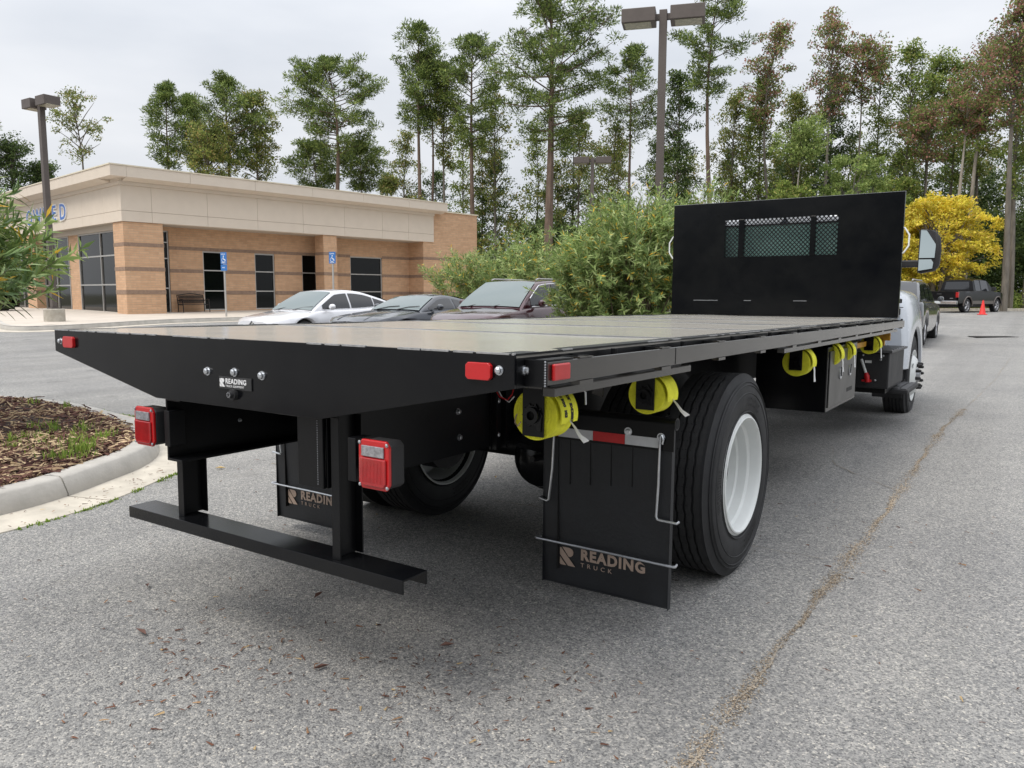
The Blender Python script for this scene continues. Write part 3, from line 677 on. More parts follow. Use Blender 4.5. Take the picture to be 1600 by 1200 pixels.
# ------------------------------------------------------------------ accessible parking signs
def sign(x, y, top, two, label):
    z0 = g(x, y)+.15; t = thing('parking_sign', label, 'parking sign', (x, y, z0), YAW-R(25), 'blue accessible parking signs on posts')
    MB().box(-.03, .03, -.02, .02, 0, top-z0-.05).build('post', alum, t)
    H = top-z0; q = MB().box(-.16, .16, -.032, -.022, H-.46, H).build('sign_plate', bluesign, t, bevel=.003)
    def sym(ox, oz, s, par):
        b = MB(); b.lathe([(-.001, 0), (-.001, .022*s), (.001, .022*s)], (ox, -.034, oz+.10*s), 'y', 12)
        b.prism([(ox-.02*s, oz+.07*s), (ox, oz+.075*s), (ox+.005*s, oz+.01*s), (ox+.07*s, oz-.0*s), (ox+.09*s, oz-.07*s), (ox+.06*s, oz-.075*s), (ox+.045*s, oz-.02*s), (ox-.015*s, oz-.015*s)], 'y', -.0345, -.033)
        pts = [(ox-.01*s+.07*s*math.cos(a), oz-.03*s+.07*s*math.sin(a)) for a in [R(100+k*20) for k in range(12)]]
        for p, r_ in zip(pts[:-1], pts[1:]): b.tube([(p[0], -.034, p[1]), (r_[0], -.034, r_[1])], .008*s, 4)
        b.build('symbol', whites, par)
    sym(0, H-.27, 1.15, q)
    text_obj('lettering', 'RESERVED', .05, whites, q, Matrix.Translation((-.13, -.034, H-.09)) @ Matrix.Rotation(R(90), 4, 'X'), depth=.001, bold=.001)
    text_obj('lettering', 'PARKING', .05, whites, q, Matrix.Translation((-.11, -.034, H-.43)) @ Matrix.Rotation(R(90), 4, 'X'), depth=.001, bold=.001)
    if two:
        q2 = MB().box(-.16, .16, -.032, -.022, H-.72, H-.48).build('sign_plate', bluesign, t, bevel=.003)
        text_obj('lettering', 'VAN', .07, whites, q2, Matrix.Translation((-.09, -.034, H-.62)) @ Matrix.Rotation(R(90), 4, 'X'), depth=.001, bold=.001)
    return t
sign(-24.2, 17.6, 2.98, True, 'blue accessible parking sign with second small plate, left of the white sedan')
sign(-21.0, 20.3, 3.03, False, 'single blue accessible parking sign standing before the second brick pillar')

# ------------------------------------------------------------------ bench
bt_ = BC+BU*2.55+BV*(.45)
be = thing('garden_bench', 'dark cast-iron bench against the wall beside the corner pillar', 'bench', (bt_[0], bt_[1], FL), math.pi/2-TH)
for u in (0, .62, 1.25):
    pass
for u in (0.0, 1.2):
    f = MB(); f.tube([(u, -.02, 0), (u, 0, .22), (u, .02, .42), (u, .06, .60), (u, .14, .62)], .022, 6)
    f.tube([(u, .55, 0), (u, .50, .2), (u, .50, .42), (u, .60, .86)], .022, 6); f.tube([(u, .02, .42), (u, .50, .42)], .022, 6); f.tube([(u, .0, .64), (u, .2, .66), (u, .54, .60)], .02, 6)
    f.build('side_frame', ironm, be, smooth=True)
for k in range(5): MB().box(0, 1.2, .03+.095*k, .10+.095*k, .425, .445).build('seat_slat', ironm, be)
f = MB(); f.tube([(0, .60, .84), (.6, .62, .92), (1.2, .60, .84)], .02, 6); f.tube([(0, .52, .5), (1.2, .52, .5)], .016, 6)
for k in range(24): u = .05+k*.048; f.tube([(u, .52, .5), (u+.05, .61, .86)], .012, 4); f.tube([(u+.05, .52, .5), (u, .61, .86)], .012, 4)
f.build('backrest', ironm, be)

# ------------------------------------------------------------------ cars (local frame: nose towards -y, x across, z up)
def lerp(tab, t):
    for (a, va), (b, vb) in zip(tab[:-1], tab[1:]):
        if t <= b: k = max(0, (t-a)/(b-a)); k = k; return va+(vb-va)*k
    return tab[-1][1]
def smooth_tab(tab, t):
    e_ = .12; return (lerp(tab, t-e_)+lerp(tab, t)*2+lerp(tab, t+e_))/4
def car(name, label, cat, loc, rz, p, group=None):
    """p: L, W (half width), top (y, z) of bonnet/boot line, belt z, roof table, wheel y's, radius, paint, windows"""
    t = thing(name, label, cat, loc, rz, group)
    L, Wd, wr = p['L'], p['W'], p['wr']; paint = p['paint']; wy_ = p['wheels']
    N = int(L/.07); V = []; n = 8
    for i in range(N+1):
        y = L*i/N
        e0 = min(1, y/.55); e1 = min(1, (L-y)/.45)
        w = Wd*(.62+.38*(1-(1-e0)**2.2))*(.74+.26*(1-(1-e1)**2.4)) if True else Wd
        zt = smooth_tab(p['top'], y); zs = zt-.07
        zb = lerp(p['bot'], y)
        for a in wy_:
            d = abs(y-a); ra = wr+.06
            if d < ra: zb = max(zb, wr+math.sqrt(ra*ra-d*d))
        zb = min(zb, zs-.02); zm = zb+(zs-zb)*.55
        V += [(w*.30, y, min(zb, .3)), (w*.93, y, zb), (w, y, zb+(zm-zb)*.5), (w, y, zm), (w*.975, y, zs-.015), (w*.93, y, zs+.035), (w*.75, y, zt-.006), (0, y, zt+.012)]
    b = MB(); F = [(i*n+k, (i+1)*n+k, (i+1)*n+k+1, i*n+k+1) for i in range(N) for k in range(1, n-1)]
    caps = [tuple(range(1, n)), tuple(N*n+k for k in range(1, n))]
    b.add(V, F+caps); b.add([(-x, y, z) for x, y, z in V], [tuple(reversed(f)) for f in F+caps]); body = b.build('body', paint, t, smooth=True)
    # dark underside
    MB().box(-Wd*.8, Wd*.8, .3, L-.3, .2, .5).build('underbody', darkgrey, t)
    # greenhouse: windscreen base y0, roof front y1, roof rear y2, rear base y3
    y0, y1, y2, y3 = p['gh']; zr = p['roof']; zb0, zb1 = smooth_tab(p['top'], y0)-.02, smooth_tab(p['top'], y3)-.02
    wb, wt_ = Wd*.90, Wd*p.get('tumble', .70)
    def roofz(y):
        if y <= y1: return zb0+(zr-.05-zb0)*((y-y0)/(y1-y0))**.82
        if y <= y2: return zr-.05+.05*math.sin(math.pi*(y-y1)/(y2-y1)*.9+.15)
        return zb1+(zr-.04-zb1)*((y3-y)/(y3-y2))**.75
    def halfw(y, z):
        zbelt = smooth_tab(p['top'], min(max(y, y0), y3))-.04; f = (z-zbelt)/(zr-zbelt+1e-6); return wb+(wt_-wb)*min(1, max(0, f))**1.25
    b = MB(); M_ = 44; V = []; n = 9
    for i in range(M_+1):
        y = y0+(y3-y0)*i/M_; zt = roofz(y); zbelt = min(zt, smooth_tab(p['top'], y)-.05)
        row = []
        for k in range(5):
            z = zbelt+(zt-.05-zbelt)*k/4 if zt-.05 > zbelt else zbelt; row.append((halfw(y, z), y, z))
        wtop = row[-1][0]
        row += [(wtop*.96, y, zt-.018), (wtop*.85, y, zt+.0), (wtop*.5, y, zt+.018), (0, y, zt+.025)]; V += row
    F = [(i*n+k, (i+1)*n+k, (i+1)*n+k+1, i*n+k+1) for i in range(M_) for k in range(n-1)]
    b.add(V, F); b.add([(-x, y, z) for x, y, z in V], [tuple(reversed(f)) for f in F]); b.build('roof', p.get('roofpaint', paint), t, smooth=True)
    # glass set just proud of the shell
    def screen(ya, yb, name, gm):
        def fn(u, v):
            y = ya+(yb-ya)*v; zt = roofz(y); w = halfw(y, zt-.04)*(.93)
            x = (u*2-1)*w; return (x, y+(-.012 if ya < yb else .012), zt+.030-.02*(abs(u*2-1))**2.5)
        return MB().grid(fn, 12, 8).build(name, gm, t, smooth=True, recalc=False)
    screen(y0+.03, y1-.02, 'windscreen', carglass); screen(y3-.05, y2+.04, 'rear_window', sideglass)
    for s in (-1, 1):
        for (a, b_) in p['side']:
            def fn(u, v):
                y = a+(b_-a)*u; zt = roofz(y)-.085; zbelt = smooth_tab(p['top'], min(max(y, y0), y3))+.015
                z = zbelt+(max(zt, zbelt+.004)-zbelt)*v; return (s*(halfw(y, z)+.007), y, z)
            MB().grid(fn, 14, 5).build('side_window', sideglass, t, smooth=True, recalc=False)
        ym = y0+.52; zm = smooth_tab(p['top'], ym)+.05
        mr_ = MB(); mr_.lathe([(-.08, 0), (-.075, .045), (-.04, .075), (.02, .08), (.06, .07), (.075, 0)], (s*(Wd+.10), ym, zm+.02), 'y', 14); mm = mr_.build('door_mirror', paint, t, smooth=True)
        MB().box(min(s*(Wd-.06), s*(Wd+.07)), max(s*(Wd-.06), s*(Wd+.07)), ym-.03, ym+.03, zm-.04, zm).build('bracket', darkgrey, mm)
        for hy in p['handles']: MB().box(s*Wd-.004 if s > 0 else s*Wd-.018, s*Wd+.018 if s > 0 else s*Wd+.004, hy, hy+.17, smooth_tab(p['top'], y1)-.16, smooth_tab(p['top'], y1)-.135).build('door_handle', chrome if p.get('chrome') else paint, t, bevel=.004)
        hl = MB(); hl.grid(lambda u, v: (s*(Wd*(.60+.33*u)), .06+.40*u*u+.03*v, smooth_tab(p['top'], .1)-.20+.09*v-.0*u), 6, 3); hl.build('headlight', clearl, t, recalc=False)
        tl = MB(); tl.box(*sorted((s*Wd*.55, s*Wd*.88)), L-.11, L-.02, smooth_tab(p['top'], L-.1)-.28, smooth_tab(p['top'], L-.1)-.10); tl.build('tail_light', redlens, t, bevel=.01)
    for a in wy_:
        for s in (-1, 1):
            wheel(t, (s*(Wd-.02), a, wr), s, wr, .22)
    if p.get('chrome'):
        for s in (-1, 1):
            a, b_ = p['side'][0][0], p['side'][-1][1]
            MB().tube([(s*(halfw(y, roofz(y)-.07)+.012), y, roofz(y)-.075) for y in [a+(b_-a)*k/16 for k in range(17)]], .012, 5).build('window_trim', chrome, t)
            MB().tube([(s*(halfw(y, 0)+.012), y, smooth_tab(p['top'], y)+.0) for y in [a+(b_-a)*k/16 for k in range(17)]], .010, 5).build('window_trim', chrome, t)
        MB().tube([(-Wd*.62, .035, smooth_tab(p['top'], .05)-.10), (-Wd*.3, -.01, smooth_tab(p['top'], .05)-.085), (Wd*.3, -.01, smooth_tab(p['top'], .05)-.085), (Wd*.62, .035, smooth_tab(p['top'], .05)-.10)], .016, 6).build('grille_trim', chrome, t)
    gr_ = MB(); gr_.box(-Wd*.55, Wd*.55, -.005, .05, .38, smooth_tab(p['top'], .05)-.13); gr_.build('grille', darkgrey, t, bevel=.01)
    if p.get('rails'):
        for s in (-1, 1):
            MB().tube([(s*Wd*.62, y1+.1, zr+.0), (s*Wd*.62, y1+.2, zr+.025), (s*Wd*.62, y2-.1, zr+.025), (s*Wd*.62, y2, zr-.01)], .018, 6).build('roof_rail', p.get('railmat', alum), t)
    for hoody in p.get('creases', []):
        for s in (-1, 1):
            MB().tube([(s*Wd*hoody, y, smooth_tab(p['top'], y)+.003) for y in [.12+k*.12 for k in range(int((y0-.15)/.12))]], .012, 5).build('bonnet_crease', paint, t, smooth=True)
    wp = MB()
    for x0 in (-.55, .1): wp.tube([(x0, y0-.02, zb0+.045), (x0+.3, y0+.1, zb0+.11), (x0+.62, y0+.13, zb0+.13)], .010, 4)
    wp.build('wiper', darkgrey, t)
    return t
def wheel(par, c, s, r, w, rimm=None, name='wheel'):
    """s: +1 outer face towards +x"""
    p = [(-w, r*.62), (-w, r*.9), (-w*.9, r*.985), (-w*.1, r*.985), (0, r*.93), (.006, r*.8), (0, r*.68), (-w*.1, r*.64)]
    ty = MB().lathe([(s*a, b) for a, b in p], c, 'x', 32, closed=True).build(name, rubber, par, smooth=True)
    rm = rimm or alloy
    rb = MB(); rb.lathe([(s*a, b) for a, b in [(-w*.1, r*.66), (-.01, r*.655), (-.015, r*.60), (-.06, r*.57)]], c, 'x', 32)
    for k in range(5):
        a = 2*math.pi*k/5
        for da in (-.14, .14):
            rb.tube([(c[0]-s*.03, c[1]+math.cos(a)*r*.1, c[2]+math.sin(a)*r*.1), (c[0]-s*.03, c[1]+math.cos(a+da)*r*.6, c[2]+math.sin(a+da)*r*.6)], [.028, .02], 5)
    rb.lathe([(0, 0), (-s*.0, r*.13), (-s*.05, r*.14)], (c[0]-s*.02, c[1], c[2]), 'x', 16); rb.build('rim', rm, ty, smooth=True)
    MB().lathe([(0, 0), (0, r*.6)], (c[0]-s*.10, c[1], c[2]), 'x', 24).build('brake_disc', darkgrey, ty)
    return ty
PC = 'cars parked in a row before the building'
car('sedan', 'pearl white sedan parked nose out, leftmost of the row', 'car', (-14.1, 11.0, 0), 0, dict(L=4.9, W=.93, wr=.335, paint=carwhite,
    top=[(0, .66), (.25, .77), (.8, .86), (1.45, .95), (3.0, .98), (4.3, 1.05), (4.9, .98)], bot=[(0, .25), (4.9, .28)], wheels=(.95, 3.8), gh=(1.25, 2.15, 3.25, 4.6), roof=1.47,
    side=[(1.62, 2.62), (2.68, 3.55), (3.59, 4.05)], handles=(2.45, 3.4), tumble=.64), PC)
car('coupe', 'low dark grey coupe with paler bonnet parked between white sedan and maroon crossover', 'car', (-10.82, 11.1, 0), 0, dict(L=4.8, W=.95, wr=.35, paint=cargrey,
    top=[(0, .72), (.3, .84), (.9, .91), (1.6, .97), (3.2, 1.0), (4.3, 1.06), (4.8, 1.0)], bot=[(0, .22), (4.8, .26)], wheels=(.98, 3.8), gh=(1.6, 2.4, 3.2, 4.35), roof=1.35,
    side=[(1.95, 2.95), (3.03, 3.5)], handles=(2.75,), tumble=.62, creases=(.45,)), PC)
car('crossover', 'dark maroon crossover with chrome window trim, half behind the big oleander', 'car', (-7.5, 10.9, 0), 0, dict(L=4.83, W=.97, wr=.37, paint=carmaroon,
    top=[(0, .83), (.2, .95), (.8, 1.04), (1.35, 1.10), (3.0, 1.14), (4.4, 1.20), (4.83, 1.1)], bot=[(0, .28), (4.83, .35)], wheels=(.95, 3.8), gh=(1.15, 2.05, 3.7, 4.65), roof=1.69,
    side=[(1.55, 2.5), (2.58, 3.4), (3.45, 4.2)], handles=(2.35, 3.3), chrome=True, rails=True, tumble=.70), PC)
car('grey_suv', 'metallic grey sport utility with roof rails parked ahead of the flatbed truck', 'car', (-.90, 25.0, .07), math.pi, dict(L=4.9, W=.95, wr=.37, paint=carsuvgrey,
    top=[(0, .95), (.2, 1.04), (.8, 1.1), (1.35, 1.13), (3.0, 1.16), (4.5, 1.18), (4.9, 1.1)], bot=[(0, .3), (4.9, .35)], wheels=(.95, 3.8), gh=(1.15, 1.95, 4.1, 4.75), roof=1.69,
    side=[(1.5, 2.45), (2.55, 3.4), (3.5, 4.3)], handles=(2.3, 3.3), rails=True, tumble=.76))
car('black_hatchback', 'black car with red tail lamp by the storefront, seen through oleander leaves', 'car', (-39.2, 12.3, .44), -math.pi/2+YAW-.1, dict(L=4.6, W=.92, wr=.34, paint=carblack,
    top=[(0, .75), (.25, .86), (.8, .95), (1.45, 1.0), (3.0, 1.05), (4.2, 1.1), (4.6, 1.0)], bot=[(0, .28), (4.6, .3)], wheels=(.9, 3.6), gh=(1.2, 2.0, 3.6, 4.5), roof=1.5,
    side=[(1.6, 2.45), (2.5, 3.4)], handles=(2.3, 3.2), tumble=.7))

# pickup with four doors, tailgate towards the camera
def pickup(loc, rz):
    t = thing('pickup_truck', 'black pickup truck with tan lower trim and chrome bumper at the wood edge', 'pickup', loc, rz)
    L, Wd = 5.7, .98   # local: tail at y=0, nose +y
    b = MB()
    prof = [(0, .62), (0, 1.12), (.02, 1.20), (1.85, 1.22), (1.85, 1.18), (4.3, 1.20), (5.4, 1.10), (5.68, .98), (5.7, .5), (5.2, .42), (.1, .48)]
    # side skins with wheel arches, built as station loft
    for s in (-1, 1):
        V = []; N = 80
        for i in range(N+1):
            y = L*i/N; zt = 1.20 if y < 4.2 else 1.20-.10*((y-4.2)/1.5)**1.4-.0; zb = .50
            for a in (1.12, 4.75):
                d = abs(y-a)
                if d < .50: zb = max(zb, .40+math.sqrt(.25-d*d)*.98)
            w = Wd*(1 if y < 5.1 else 1-.16*((y-5.1)/.6)**2)
            V += [(s*w*.9, y, zb), (s*w, y, zb+.05), (s*w, y, zb+(zt-zb)*.6), (s*w*.97, y, zt-.03), (s*w*.93, y, zt)]
        b.add(V, [(i*5+k, (i+1)*5+k, (i+1)*5+k+1, i*5+k+1) for i in range(N) for k in range(4)])
    b.box(-.9, .9, 1.80, 4.2, .5, 1.18); b.grid(lambda u, v: (Wd*.93*(2*u-1), 4.2+1.45*v, 1.205-.12*v**1.6+.02*(1-(2*u-1)**2)), 8, 8); b.box(-.85, .85, 5.55, 5.68, .5, 1.05)
    b.box(-.9, .9, .06, 1.8, .62, .70); b.build('body', carblack, t, smooth=True)
    tg = MB().box(-.90, .90, -.02, .05, .64, 1.20).build('tailgate', carblack, t, bevel=.015)
    MB().box(-.12, .12, -.035, -.02, 1.02, 1.08).build('handle', darkgrey, tg)
    MB().lathe([(0, 0), (0, .07), (.008, .06)], (-.62, -.032, .84), 'y', 12).build('badge', steelm, tg); MB().box(.55, .72, -.026, -.019, .80, .83).build('badge', steelm, tg)
    # cab
    def ph(y): return 1.18
    V = []; ys = [1.9, 2.0, 2.5, 3.3, 3.75, 4.0, 4.45]; zt = [1.2, 1.80, 1.88, 1.88, 1.80, 1.62, 1.22]
    for y, z in zip(ys, zt):
        f = (z-1.2)/.68; V += [(.90, y, 1.17), (.90-.16*f, y, max(1.18, z-.06)), (.62, y, z+.0), (0, y, z+.02)]
    F = [(i*4+k, (i+1)*4+k, (i+1)*4+k+1, i*4+k+1) for i in range(6) for k in range(3)]
    c = MB(); c.add(V, F+[(0, 1, 2, 3)]); c.add([(-x, y, z) for x, y, z in V], [tuple(reversed(f)) for f in F]+[(3, 2, 1, 0)]); c.build('cab', carblack, t, smooth=True)
    MB().add([(-.66, 1.91, 1.30), (.66, 1.91, 1.30), (.60, 1.975, 1.72), (-.60, 1.975, 1.72)], [(0, 1, 2, 3)]).build('rear_window', sideglass, t, recalc=False)
    for s in (-1, 1):
        for a, b_ in ((2.15, 2.75), (2.85, 3.75)):
            MB().add([(s*.895, a, 1.22), (s*.895, b_, 1.22), (s*.755, b_-(.0 if b_ < 3 else .12), 1.78), (s*.755, a, 1.80)], [(0, 1, 2, 3)]).build('side_window', sideglass, t, recalc=False)
        MB().box(*sorted((s*.84, s*.985)), -.03, .06, .86, 1.14).build('tail_light', redlens, t, bevel=.01)
        MB().box(*sorted((s*.985, s*.995)), 1.65, 4.2, .50, .68).build('lower_trim', tan2, t)
        for a in (1.12, 4.75):
            MB().tube([(s*.99, a+.52*math.cos(q), .40+.51*math.sin(q)) for q in [math.pi*k/14 for k in range(15)]], .035, 6).build('arch_trim', tan2, t, smooth=True)
            wheel(t, (s*.96, a, .40), s, .40, .26)
        m_ = MB().box(*sorted((s*1.0, s*1.22)), 3.78, 3.88, 1.22, 1.44).build('door_mirror', darkgrey, t, bevel=.02)
    bp = MB().box(-.98, .98, -.18, -.03, .50, .68).build('bumper', chrome, t, bevel=.02)
    MB().box(-.15, .15, -.19, -.18, .54, .66).build('licence_plate', plate_m, bp)
    MB().box(-.7, .7, .3, 5.2, .34, .5).build('underbody', darkgrey, t)
    return t
pickup((-1.95, 46.2, .41), -R(20))

# traffic cone and drain grate
tc_ = thing('traffic_cone', 'orange traffic cone standing beside the black pickup', 'cone', (.28, 42.3, g(.28, 42.3)+.005))
MB().lathe([(.03, .15), (.05, .14), (.69, .032), (.69, 0)], (0, 0, 0), 'z', 20).build('cone_body', orange, tc_, smooth=True)
MB().box(-.21, .21, -.21, .21, 0, .035).build('base', orange, tc_, bevel=.01)
gt = thing('drain_grate', 'black iron drain grate set in pale asphalt right of the parked vehicles', 'drain', (1.42, 24.9, g(1.42, 24.9)+.004), R(38)-.05)
for k in range(15): MB().box(-.60+k*.082, -.56+k*.082, -.17, .17, 0, .012).build('bar', grate_m, gt)
MB().box(-.64, .62, -.2, -.17, 0, .014).build('rim', grate_m, gt); MB().box(-.64, .62, .17, .2, 0, .014).build('rim', grate_m, gt)
MB().box(-.62, .6, -.169, .169, -.02, .002).build('pit', groove, gt)

# ------------------------------------------------------------------ the flatbed truck (truck frame: tail at y=0, x to its right, z up)
WY = 1.9055; TAU = .01015
truck = thing('flatbed_truck', 'white cab medium truck with long black steel flatbed, headboard and yellow strap winches', 'truck', (0, WY, 0)); truck.rotation_euler = (-TAU, 0, 0)
TO = (0, -WY, 0)
def tb(mb, name, m, par=None, **k):
    if par is None: return mb.build(name, m, truck, TO, **k)
    return mb.build(name, m, par, **k)
H = 1.193; BW = 1.22; BL = 7.03
# deck sheets with welded lap seams
nd = 6; 
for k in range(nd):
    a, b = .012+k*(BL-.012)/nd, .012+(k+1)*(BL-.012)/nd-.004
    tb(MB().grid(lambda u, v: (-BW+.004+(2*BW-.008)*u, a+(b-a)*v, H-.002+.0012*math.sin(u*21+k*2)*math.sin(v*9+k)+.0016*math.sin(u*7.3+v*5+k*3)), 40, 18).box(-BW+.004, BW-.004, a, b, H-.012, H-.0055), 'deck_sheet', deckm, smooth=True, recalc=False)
    if k: tb(MB().box(-BW+.01, BW-.01, a-.006, a+.006, H-.004, H+.0022), 'weld_seam', steelm)
# tail plate, trapezoid with bright worn top edge
tp = tb(MB().prism([(-BW, H), (BW, H), (BW, H-.094), (.46, H-.246), (-.46, H-.246), (-BW, H-.094)], 'y', 0, .011), 'tail_plate', black, bevel=.0015)
wb = MB()
x = -BW
while x < BW:
    l = rnd.uniform(.02, .16)
    if rnd.random() < .72: wb.box(x, min(BW, x+l), -.0012, .0075, H-.0025+rnd.uniform(-.001, .0), H+.0016+rnd.uniform(0, .0012))
    x += l+rnd.uniform(.003, .02)
wb.build('worn_edge', edgew, tp)['kind'] = 'stuff'
def bolt(x, y, z, axis='y', s=-1, r=.011, par=None, m=zinc, l=.012):
    b = MB(); pr = [(0, r*1.35), (s*.003, r*1.35), (s*.003, r), (s*l, r*.95), (s*l*1.25, r*.5), (s*l*1.25, 0)]
    b.lathe(pr, (x, y, z), axis, 12); return b.build('bolt', m, par if par else truck, None if par else TO, smooth=False)
for x, z in ((-1.165, 1.144), (1.172, 1.147)): bolt(x, 0, z, par=tp, r=.010)
for x, z in ((-.122, 1.071), (.033, 1.076), (.182, 1.073)): bolt(x, 0, z, par=tp, r=.012)
for x0, x1, z0, z1, rr in ((-1.128, -1.045, 1.118, 1.166, 0), (1.065, 1.150, 1.118, 1.166, 0)):
    mk = MB(); c_ = .008; mk.prism([(x0+c_, z0), (x1-c_, z0), (x1, z0+c_), (x1, z1-c_), (x1-c_, z1), (x0+c_, z1), (x0, z1-c_), (x0, z0+c_)], 'y', -.014, 0)
    mk.build('marker_light', redplate, tp, bevel=.002)
def emblem(par, m, x, y, z, s, d=-.002, name='emblem'):
    """bold R sliced by diagonal stripes, height s, in the xz plane facing -y"""
    b = MB(); P = lambda pts: b.prism([(x+a*s, z+c*s) for a, c in pts], 'y', y+d, y)
    P([(.14, 1), (.60, 1), (.76, .94), (.84, .80), (.82, .64), (.70, .52), (.56, .50)])
    P([(0, .94), (0, .56), (.52, 0), (.95, 0), (.06, .97)])
    P([(0, .44), (0, .06), (.05, 0), (.40, 0)])
    return b.build(name, m, par)
pl = tb(MB().box(-.052, .128, -.005, 0, 1.014, 1.058), 'maker_placard', mat('placard', (.022, .022, .023), .45), tp, bevel=.001)
emblem(pl, logow, -.046, -.005, 1.021, .030, -.0012)
RX = Matrix.Rotation(R(90), 4, 'X')
text_obj('lettering', 'READING', .025, logow, pl, Matrix.Translation((-.014, -.0055, 1.034)) @ RX, depth=.0006, bold=.0007, spacing=1.12)
text_obj('lettering', 'TRUCK EQUIPMENT', .0105, logow, pl, Matrix.Translation((-.014, -.0055, 1.0215)) @ RX, depth=.0005, spacing=1.12)
pg = tb(MB().lathe([(0, .020), (-.014, .020), (-.014, .013), (-.026, .012), (-.026, 0)], (.029, 0, .997), 'y', 14), 'socket', darkgrey, tp)
for k in range(7): a = k*.9; MB().lathe([(0, .0022), (-.001, .0022), (-.001, 0)], (.029+.008*math.cos(a), -.026, .997+.008*math.sin(a)), 'y', 6).build('pin', zinc, pg)
# body side channel
for s in (-1, 1):
    sc_ = tb(MB().box(*sorted((s*BW, s*(BW-.006))), .011, BL, H-.094, H-.0125), 'side_channel', black2)
    tb(MB().box(*sorted((s*(BW+.0005), s*(BW-.06))), .012, BL, H-.0055, H+.0004), 'deck_edge', black2)
    wb = MB(); y = .02
    while y < BL-.05:
        l = rnd.uniform(.03, .25)
        if rnd.random() < .6: wb.box(*sorted((s*(BW+.0015), s*(BW-.004))), y, y+l, H-.002, H+.0022)
        y += l+rnd.uniform(.01, .08)
    wb.build('worn_edge', edgew, sc_)['kind'] = 'stuff'
    bolt(s*BW, .052, 1.146, 'x', s, .011, par=sc_)
    # rub rail and stake pockets
    rr_ = tb(MB().box(*sorted((s*(BW+.062), s*(BW+.070))), .055, 6.98, 1.108, 1.172), 'rub_rail', railm, bevel=.002)
    MB().box(*sorted((s*(BW+.0005), s*(BW+.0705))), .050, .0555, 1.103, 1.176).build('end_plate', black2, rr_)
    MB().box(*sorted((s*(BW+.030), s*(BW+.0695))), .0555, .20, 1.1735, 1.1775).build('end_cap', black2, rr_)
    mk = MB(); mk.box(*sorted((s*(BW+.0705), s*(BW+.081))), .075, .165, 1.119, 1.165); mk.build('marker_light', redplate, rr_, bevel=.004)
    wm = MB()
    for q in range(10): wm.lathe([(0, .0035), (-.002, .002), (-.002, 0)], (s*(BW+.066), .050, 1.107+q*.0072), 'y', 6)
    wm.build('weld_bead', steelm, rr_)
    for k in range(12):
        yy = .235+k*.595
        pk = MB(); x0, x1 = BW+.001, BW+.0615
        pk.box(*sorted((s*x0, s*x1)), yy, yy+.006, 1.100, 1.178); pk.box(*sorted((s*x0, s*x1)), yy+.068, yy+.074, 1.100, 1.178)
        tb(pk, 'stake_pocket', black2)
        MB().box(*sorted((s*(BW+.045), s*(BW+.0725))), yy-.004, yy+.078, 1.1725, 1.1765).build('pocket_tab', railm, rr_); MB().box(*sorted((s*(BW+.045), s*(BW+.0735))), yy-.004, yy+.078, 1.096, 1.1075).build('pocket_tab', railm, rr_)
        tb(MB().lathe([(0, .012), (0, .012)], (0, 0, 0), 'y', 6) if 0 else MB().tube([(s*(BW+.03), yy+.30, 1.100), (s*(BW+.03), yy+.30, 1.186)], .011, 8), 'rope_spool', black2)
    MB().box(*sorted((s*(BW+.0702), s*(BW+.0709))), .955, .960, 1.110, 1.170).build('joint_line', groove, rr_)
    # winch track under the rail
    for a, b in ((.17, 1.235), (2.63, 6.85)):
        tb(MB().box(*sorted((s*1.205, s*1.245)), a, b, 1.062, 1.088).box(*sorted((s*1.10, s*1.2045)), a, b, 1.082, 1.0985), 'winch_track', railm, bevel=.002)
# cross members and long sills below the deck
for k in range(17):
    yy = .35+k*.405
    tb(MB().box(-BW+.008, BW-.008, yy, yy+.05, 1.10, 1.18), 'cross_member', black2)
for s in (-1, 1): tb(MB().box(s*.43-.04, s*.43+.04, .02, BL, .955, 1.099), 'long_sill', black2)
# chassis rails: C channels, opening inwards
for s in (-1, 1):
    pr = [(s*.43, .70), (s*.43, .947), (s*.335, .947), (s*.335, .937), (s*.42, .937), (s*.42, .710), (s*.335, .710), (s*.335, .70)]
    r_ = tb(MB().prism(pr, 'y', .02 if s < 0 else .06, 9.9), 'chassis_rail', black2, bevel=.002)
    if s > 0:
        for yy, zz in ((.771, .882), (.78, .774)): bolt(.4305, yy, zz, 'x', 1, .010, par=r_, m=steelm)
        MB().box(.4305, .44, .994, 1.09, .69, .95).build('mount_plate', black2, r_); MB().box(.4305, .465, 1.0, 1.012, .69, .95).build('gusset', black2, r_); MB().box(.4305, .465, 1.072, 1.084, .69, .95).build('gusset', black2, r_)
        for yy, zz in ((1.04, .90), (1.04, .75)): bolt(.44, yy, zz, 'x', 1, .010, par=r_, m=zinc)
    else:
        bolt(-.4195, .35, .82, 'x', 1, .006, par=r_, m=zinc)
tb(MB().box(.30, .425, .045, .058, .70, .945), 'end_plate', black2, bevel=.003)
wv = MB()
for q in range(28): wv.lathe([(0, .0022), (-.001, .0018), (-.002, 0)], (.40, .0448, .715+q*.008), 'y', 6)
tb(wv, 'weld_bead', steelm)
# underride guard
for s, x0, x1 in ((-1, -.455, -.345), (1, .447, .56)):
    zt = .70 if s < 0 else .946
    u = MB(); y0 = .075 if s < 0 else .06
    u.box(x0, x1 if s > 0 else x0+.04, y0, y0+.006, .4602, zt); 
    u = MB().box(x0, x0+.038, y0, y0+.006, .4602, zt).box(x0, x0+.006, y0+.0062, y0+.1038, .4602, zt).box(x0, x0+.038, y0+.104, y0+.110, .4602, zt)
    tb(u, 'guard_post', black2, bevel=.0012)
tb(MB().prism([(.04, .413), (.04, .460), (.16, .460), (.16, .413), (.153, .413), (.153, .453), (.047, .453), (.047, .413)], 'x', -.757, .78), 'guard_bar', black, bevel=.0015)
